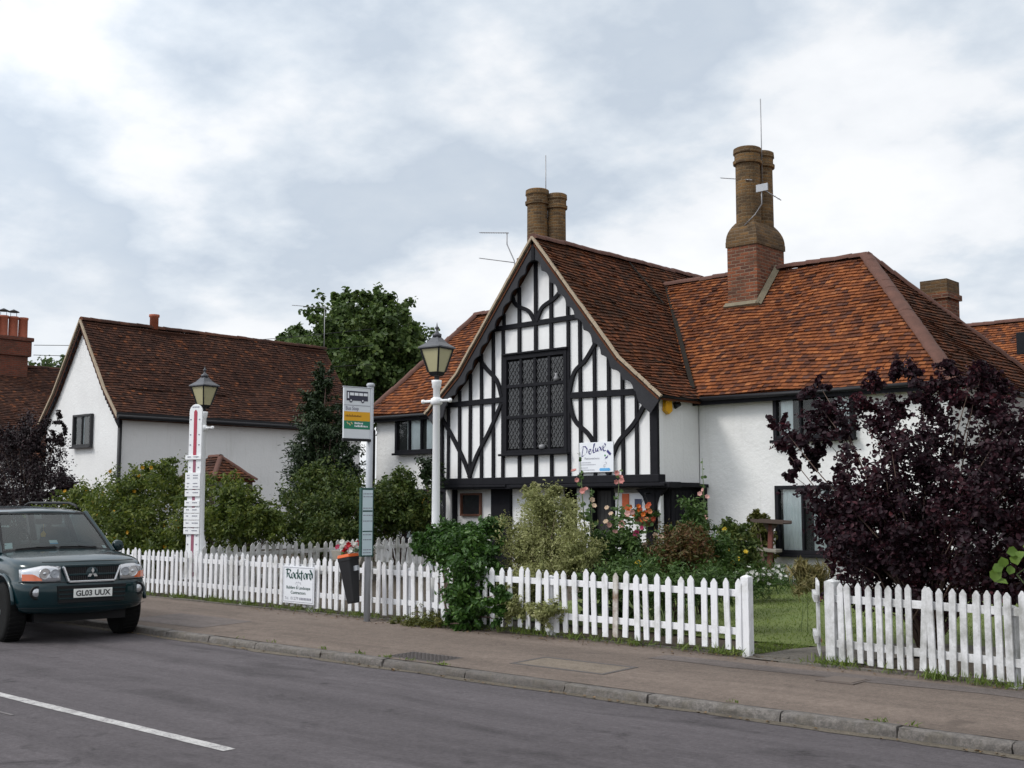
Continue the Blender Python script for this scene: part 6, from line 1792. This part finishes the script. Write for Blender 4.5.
# hanging baskets
def basket(label, c, cols, seed, hook):
    c = Vector(c); b = thing('hanging_basket', label, 'flower basket', c, 0, 'hanging flower baskets')
    mb = MB(); mb.lathe([(0, -.2), (.10, -.19), (.18, -.12), (.22, 0), (.20, .0), (.05, -.02), (0, -.02)], (0, 0, 0), 16); build('bowl', mb, BASKET, b, local=True)
    mb = MB()
    for k in range(3):
        a = k * 2.09; mb.tube([(.21 * math.cos(a), .21 * math.sin(a), 0), (0, 0, .42)], .004, 4)
    build('chain', mb, BLACKMETAL, b, local=True)
    mb = MB(); mb.tube([Vector(hook) - c, Vector((0, 0, .46)), Vector((0, 0, .40))], .012, 6); build('bracket', mb, BLACKMETAL, b, local=True)
    foliage('foliage', b, [(c.x, c.y, c.z + .04, .26, .24, .14)], 500, .07, L_FERN, aspect=.5, subs=26, seed=seed, hollow=.3)
    q = random.Random(seed)
    for nm, col, n in cols:
        blossoms(b, [(c.x + q.uniform(-.30, .30), c.y - q.uniform(.05, .26), c.z + q.uniform(-.08, .24)) for _ in range(n)], .05, petal(nm, col), seed + n, name='blossom')
basket('hanging basket of orange and red begonias under the right end of the jetty', (-13.80, 18.92, 1.52), [('orange', (.70, .17, .02), 12), ('coral', (.62, .12, .06), 7), ('salmon', (.65, .25, .12), 4)], 3, (-13.83, 19.12, 1.98))
basket('hanging basket of yellow and orange flowers left of the right lamp post', tuple(at(427, 507, 18.6)), [('gold', (.72, .38, .02), 16), ('orange', (.70, .17, .02), 8)], 5, tuple(at(427, 507, 18.6) + Vector((.3, .3, .5))))
rs = random.Random(8)
foliage('foliage', TR, [(-13.88, 11.66, 1.06, .40, .12, .06)], 500, .06, L_FERN, aspect=.5, subs=24, seed=41, hollow=.2)
for nm, col, n, sx in (('white', (.75, .75, .70), 26, -.05), ('red', (.50, .012, .02), 16, .08), ('pinkred', (.50, .06, .12), 6, .0), ('orange', (.70, .17, .02), 3, .28)):
    blossoms(TR, [(-13.88 + sx + rs.uniform(-.36, .36) * (.6 if sx else 1), 11.62 + rs.uniform(-.1, .08), 1.05 + rs.uniform(0, .14)) for _ in range(n)], .045, petal(nm, col), n, name='blossom')
# the vine with big pale leaves at the right edge
vn = thing('vine', 'trailing vine with large bright green leaves on the fence at the right edge', 'plant', (-3.6, 11.15, .14))
mb = MB(); va = [(-3.6, 11.2, .14), (-3.7, 11.15, .8), (-3.95, 11.1, 1.12), (-3.7, 11.1, 1.32), (-3.3, 11.05, 1.4)]; mb.tube(va, .008, 5); build('stem', mb, STEMG, vn)
rs = np.random.RandomState(2)
pp = np.array([[*at(x, y, 11.05)] for x, y in ((1003, 562), (1010, 570), (995, 575), (1002, 583), (1015, 560), (1020, 555), (998, 568), (1012, 552), (1030, 548), (1040, 560))])
N = np.tile(np.array([.5, -.7, .5]), (len(pp), 1)) + rs.normal(size=(len(pp), 3)) * .3; N /= np.linalg.norm(N, axis=1, keepdims=True)
V, F = leaf_geo(pp, N, unit(rs, len(pp)), .085 + .05 * rs.rand(len(pp)), .085 + .04 * rs.rand(len(pp))); raw_mesh('leaf', V, F, leaf_mat('vine_leaf', [(0, (.07, .14, .02)), (1, (.15, .23, .04))], .4), vn)

# trees behind
def tree(label, base, blobs, n, size, mat, seed, tr=.3, **k):
    t = thing('tree', label, 'tree', base, 0, 'trees')
    fo, cs = foliage('crown', t, blobs, n, size, mat, seed=seed, **k)
    zt = min(b[2] for b in blobs); c = blobs[0]
    mb = MB(); mb.tube([base, (base[0] + .1, base[1], zt * .6), (c[0], c[1], c[2])], [tr, tr * .7, tr * .25], 10)
    q = random.Random(seed)
    for cc in q.sample(cs, min(26, len(cs))):
        s = Vector((base[0] + .05, base[1], zt * q.uniform(.5, .95))); e = Vector(cc); mb.tube([s, s.lerp(e, .5) + Vector((0, 0, .5)), e], [tr * .35, tr * .2, tr * .06], 5)
    build('trunk', mb, BARK, t); return t
YT_ = 38
bl = [P(362, 345, YT_, 44, 34, 3.4), P(340, 318, YT_, 20, 18, 1.8), P(372, 312, YT_, 24, 18, 2), P(390, 340, YT_, 24, 26, 2.2), P(330, 350, YT_, 20, 22, 2), P(402, 362, YT_, 18, 24, 2), P(297, 338, YT_, 18, 8, 1.4), P(312, 345, YT_, 16, 14, 1.5), P(360, 392, YT_, 50, 34, 3.2), P(400, 322, YT_, 14, 14, 1.2), P(414, 348, YT_, 8, 8, 1), P(350, 298, YT_, 12, 8, 1), P(378, 298, YT_, 10, 8, 1), P(285, 342, YT_, 10, 6, 1), P(385, 365, YT_, 40, 30, 3)]
tree('broad leafy green tree standing behind the brown-roofed cottage', (-46, 38, .3), bl, 34000, .24, L_TREE, 51, subs=420, lump=.3, lcap=.62, aspect=.7, hollow=.3)
bl = [P(58, 372, 60, 26, 10, 3), P(40, 378, 60, 20, 10, 3)]
tree('far small tree showing between the far house and the cottage gable', tuple(P(55, 400, 60, 1, 1)[:2]) + (.3,), bl, 3000, .45, L_TREE, 52, subs=60)
# distant tree belt on the horizon, seen only from other positions
rsb = random.Random(12); bl = []
for k in range(46):
    x = -330 + k * 11; bl.append((x + rsb.uniform(-3, 3), 150 + rsb.uniform(-8, 8), 3.2, 8, 5, rsb.uniform(2.5, 4.2)))
fo, _ = foliage('tree_belt', None, bl, 12000, 1.1, L_TREE, seed=61, subs=400, lump=.3); tag(fo, kind='stuff')

# grass: lawn blades, and rough tufts along the fence foot
def blades(name, pts, hmin, hmax, wid, mat, seed, lean=.35):
    rs = np.random.RandomState(seed); Pn = np.array(pts); n = len(Pn)
    h = hmin + (hmax - hmin) * rs.rand(n)
    A = np.stack([rs.normal(size=n) * lean, rs.normal(size=n) * lean, np.ones(n)], 1); A /= np.linalg.norm(A, axis=1, keepdims=True)
    N = unit(rs, n); V, F = leaf_geo(Pn + A * (h * .5)[:, None], N, A, h, wid * (.7 + .6 * rs.rand(n)), .05)
    return tag(raw_mesh(name, V, F, mat), kind='stuff')
rs = np.random.RandomState(4); pts = []
def in_path(x, y): return x > -6.95 and y < 13.4 and False
xy = np.stack([-12.2 + 9.5 * rs.rand(34000), 12.35 + 6.9 * rs.rand(34000)], 1)
for x, y in xy:
    # keep the path clear
    def interp(l, yy):
        for (xa, ya), (xb, yb) in zip(l[:-1], l[1:]):
            if ya <= yy <= yb: return xa + (xb - xa) * (yy - ya) / (yb - ya + 1e-9)
        return None
    xl = interp(left, y); xr = interp(right, y)
    if xl is not None and x > xl - .02 and (xr is None or x < xr or y < 12.62): continue
    if x > -6.5 and 12.4 < y < 13.62: continue
    pts.append((x, y, lawn_z(x, y) - .01))
# the strip of turf beside the gateway reaches the fence
for _ in range(1600):
    x, y = -7.3 + .6 * rs.rand(), 11.45 + .9 * rs.rand()
    if interp(left, y) is not None and x > interp(left, y) - .03: continue
    pts.append((x, y, gz(y)))
blades('lawn_grass', pts, .025, .055, .008, L_GRASS, 5, lean=.6)
pts = []; q = random.Random(17)
for k in range(150):
    x = q.uniform(-20, -2.6)
    if -6.9 < x < -6.05: continue
    yb0 = ffy(x) if x < -6.9 else 11.2 - (x + 5.95) * .155
    m = q.randint(4, 22) if q.random() < .6 else q.randint(20, 50); sx = q.uniform(.03, .16)
    for _ in range(m): pts.append((x + q.gauss(0, sx), yb0 + q.uniform(-.12, .06), .125))
blades('fence_foot_grass', pts, .03, .16, .010, L_GRASS, 6, lean=.5)
pts = []
for k in range(11):
    x = q.uniform(-14, -2.5); m = q.randint(5, 22)
    for _ in range(m): pts.append((x + q.gauss(0, .05), 8.80 + q.uniform(-.015, .02), .082))
for _ in range(26): pts.append((-9.05 + q.gauss(0, .03), 8.80 + q.uniform(-.02, .02), .082)); pts.append((-9.95 + q.gauss(0, .05), 8.80, .082))
blades('kerb_weeds', pts, .015, .06, .010, L_GRASS, 7, lean=.7)
bl = [P(418, 622, 11.15, 18, 10, .2), P(400, 628, 11.1, 8, 5, .12), P(436, 625, 11.15, 12, 8, .15)]
bush('weed_clump', 'straggly olive weed clump on the pavement at the fence foot right of the bus stop', 'plant', (-12.1, 11.2, .12), bl, 1700, .06, L_YG, seed=44, aspect=.3, lump=.5, subs=30, nst=12, stem_mat=STEMG, r0=.006, zmin=.12)
# dead leaves along the fence foot and gutter
rs = np.random.RandomState(9); n = 420
Pn = np.stack([-16 + 13 * rs.rand(n), np.where(rs.rand(n) < .75, 11.25 - .45 * rs.rand(n) ** 2, 8.60 - .08 * rs.rand(n)), np.full(n, .131)], 1); Pn[:, 2] = np.where(Pn[:, 1] < 8.7, .012, .134)
N = unit(rs, n) * .25 + np.array([0, 0, 1]); N /= np.linalg.norm(N, axis=1, keepdims=True)
V, F = leaf_geo(Pn, N, unit(rs, n), .02 + .03 * rs.rand(n), .015 + .02 * rs.rand(n)); tag(raw_mesh('leaf_litter', V, F, leaf_mat('dead_leaf', [(0, (.07, .045, .02)), (1, (.20, .12, .05))], .1)), kind='stuff')

# ------------------------------------------------------------------ daylight
SUN = Vector((-.42, -.72, .80)).normalized()
el = math.asin(SUN.z); az = math.atan2(SUN.x, SUN.y)
w = bpy.data.worlds.new('World'); scene.world = w; w.use_nodes = True
t = NT.__new__(NT); t.t = w.node_tree; t.t.nodes.clear()
sky = t.n('ShaderNodeTexSky', sky_type='NISHITA'); sky.sun_disc = False; sky.sun_elevation = el; sky.sun_rotation = az; sky.altitude = 60; sky.dust_density = 2.0
g = t.n('ShaderNodeTexCoord').outputs['Generated']
sp = t.n('ShaderNodeSeparateXYZ'); t.l(g, sp.inputs[0])
zc_ = t.math('ADD', t.math('MAXIMUM', sp.outputs[2], 0.0), 0.30)
cb_ = t.n('ShaderNodeCombineXYZ'); t.l(t.math('DIVIDE', sp.outputs[0], zc_), cb_.inputs[0]); t.l(t.math('DIVIDE', sp.outputs[1], zc_), cb_.inputs[1]); cb_.inputs[2].default_value = 1.3
nA = t.noise(cb_.outputs[0], 2.7, 9, 0.55, 0.0)
nB = t.noise(cb_.outputs[0], 1.05, 2, 0.4, 0.0)
dens = t.math('ADD', t.math('MULTIPLY', nA, .60), t.math('MULTIPLY', nB, .62))
K = 1 / 0.12
cloud = t.ramp(dens, [(.50, (.93, .945, .97)), (.575, (.84, .865, .90)), (.625, (.67, .73, .80)), (.675, (.54, .61, .70)), (.73, (.58, .645, .725)), (.80, (.74, .78, .83))])
low = t.ramp(sp.outputs[2], [(.06, (.55,) * 3), (.20, (0, 0, 0))])
cloud = t.mix(low, cloud, (.90, .915, .935))      # distant cloud bases close up to a pale band
scl = t.mix(1.0, cloud, (K, K, K), 'MULTIPLY')
veil = t.ramp(t.noise(cb_.outputs[0], 0.6, 4, .5), [(.55, (.97,) * 3), (.8, (.90,) * 3)])
col = t.mix(veil, sky.outputs[0], scl)
# the overcast is brighter round the hidden sun
dt = t.n('ShaderNodeVectorMath', operation='DOT_PRODUCT'); t.l(g, dt.inputs[0]); dt.inputs[1].default_value = SUN
glow = t.math('ADD', t.math('MULTIPLY', t.math('POWER', t.math('MAXIMUM', dt.outputs['Value'], 0.0), 1.6), 1.0), .98)
gc = t.n('ShaderNodeCombineXYZ')
for i in range(3): t.l(glow, gc.inputs[i])
col = t.mix(1.0, col, gc.outputs[0], 'MULTIPLY')
bg = t.n('ShaderNodeBackground'); bg.inputs['Strength'].default_value = .12; t.l(col, bg.inputs[0])
o = t.n('ShaderNodeOutputWorld'); t.l(bg.outputs[0], o.inputs[0])
ld = bpy.data.lights.new('Sun', 'SUN'); ld.energy = 1.5; ld.angle = R(14); ld.color = (1, .96, .90)
lo = bpy.data.objects.new('Sun', ld); COL.objects.link(lo); lo.rotation_euler = (-SUN).to_track_quat('-Z', 'Y').to_euler(); lo.location = (-10, -10, 30)

# ------------------------------------------------------------------ camera
cd = bpy.data.cameras.new('Camera'); cam = bpy.data.objects.new('Camera', cd); COL.objects.link(cam); scene.camera = cam
cd.sensor_fit = 'HORIZONTAL'; cd.sensor_width = 36; cd.lens = 36 * FPX / 1024; cd.clip_end = 2000; cd.clip_start = .1
fwd = Vector((-math.cos(HEAD) * math.cos(PITCH), math.sin(HEAD) * math.cos(PITCH), math.sin(PITCH)))
cam.location = (0, 0, EYE); cam.rotation_euler = fwd.to_track_quat('-Z', 'Y').to_euler()
vs_ = scene.view_settings; vs_.view_transform = 'Standard'; vs_.look = 'None'; vs_.gamma = 1; vs_.exposure = 0.15; vs_.use_curve_mapping = False
scene.render.resolution_x = 1024; scene.render.resolution_y = 768
scene.cycles.max_bounces = 6; scene.cycles.transparent_max_bounces = 12; scene.cycles.use_denoising = True
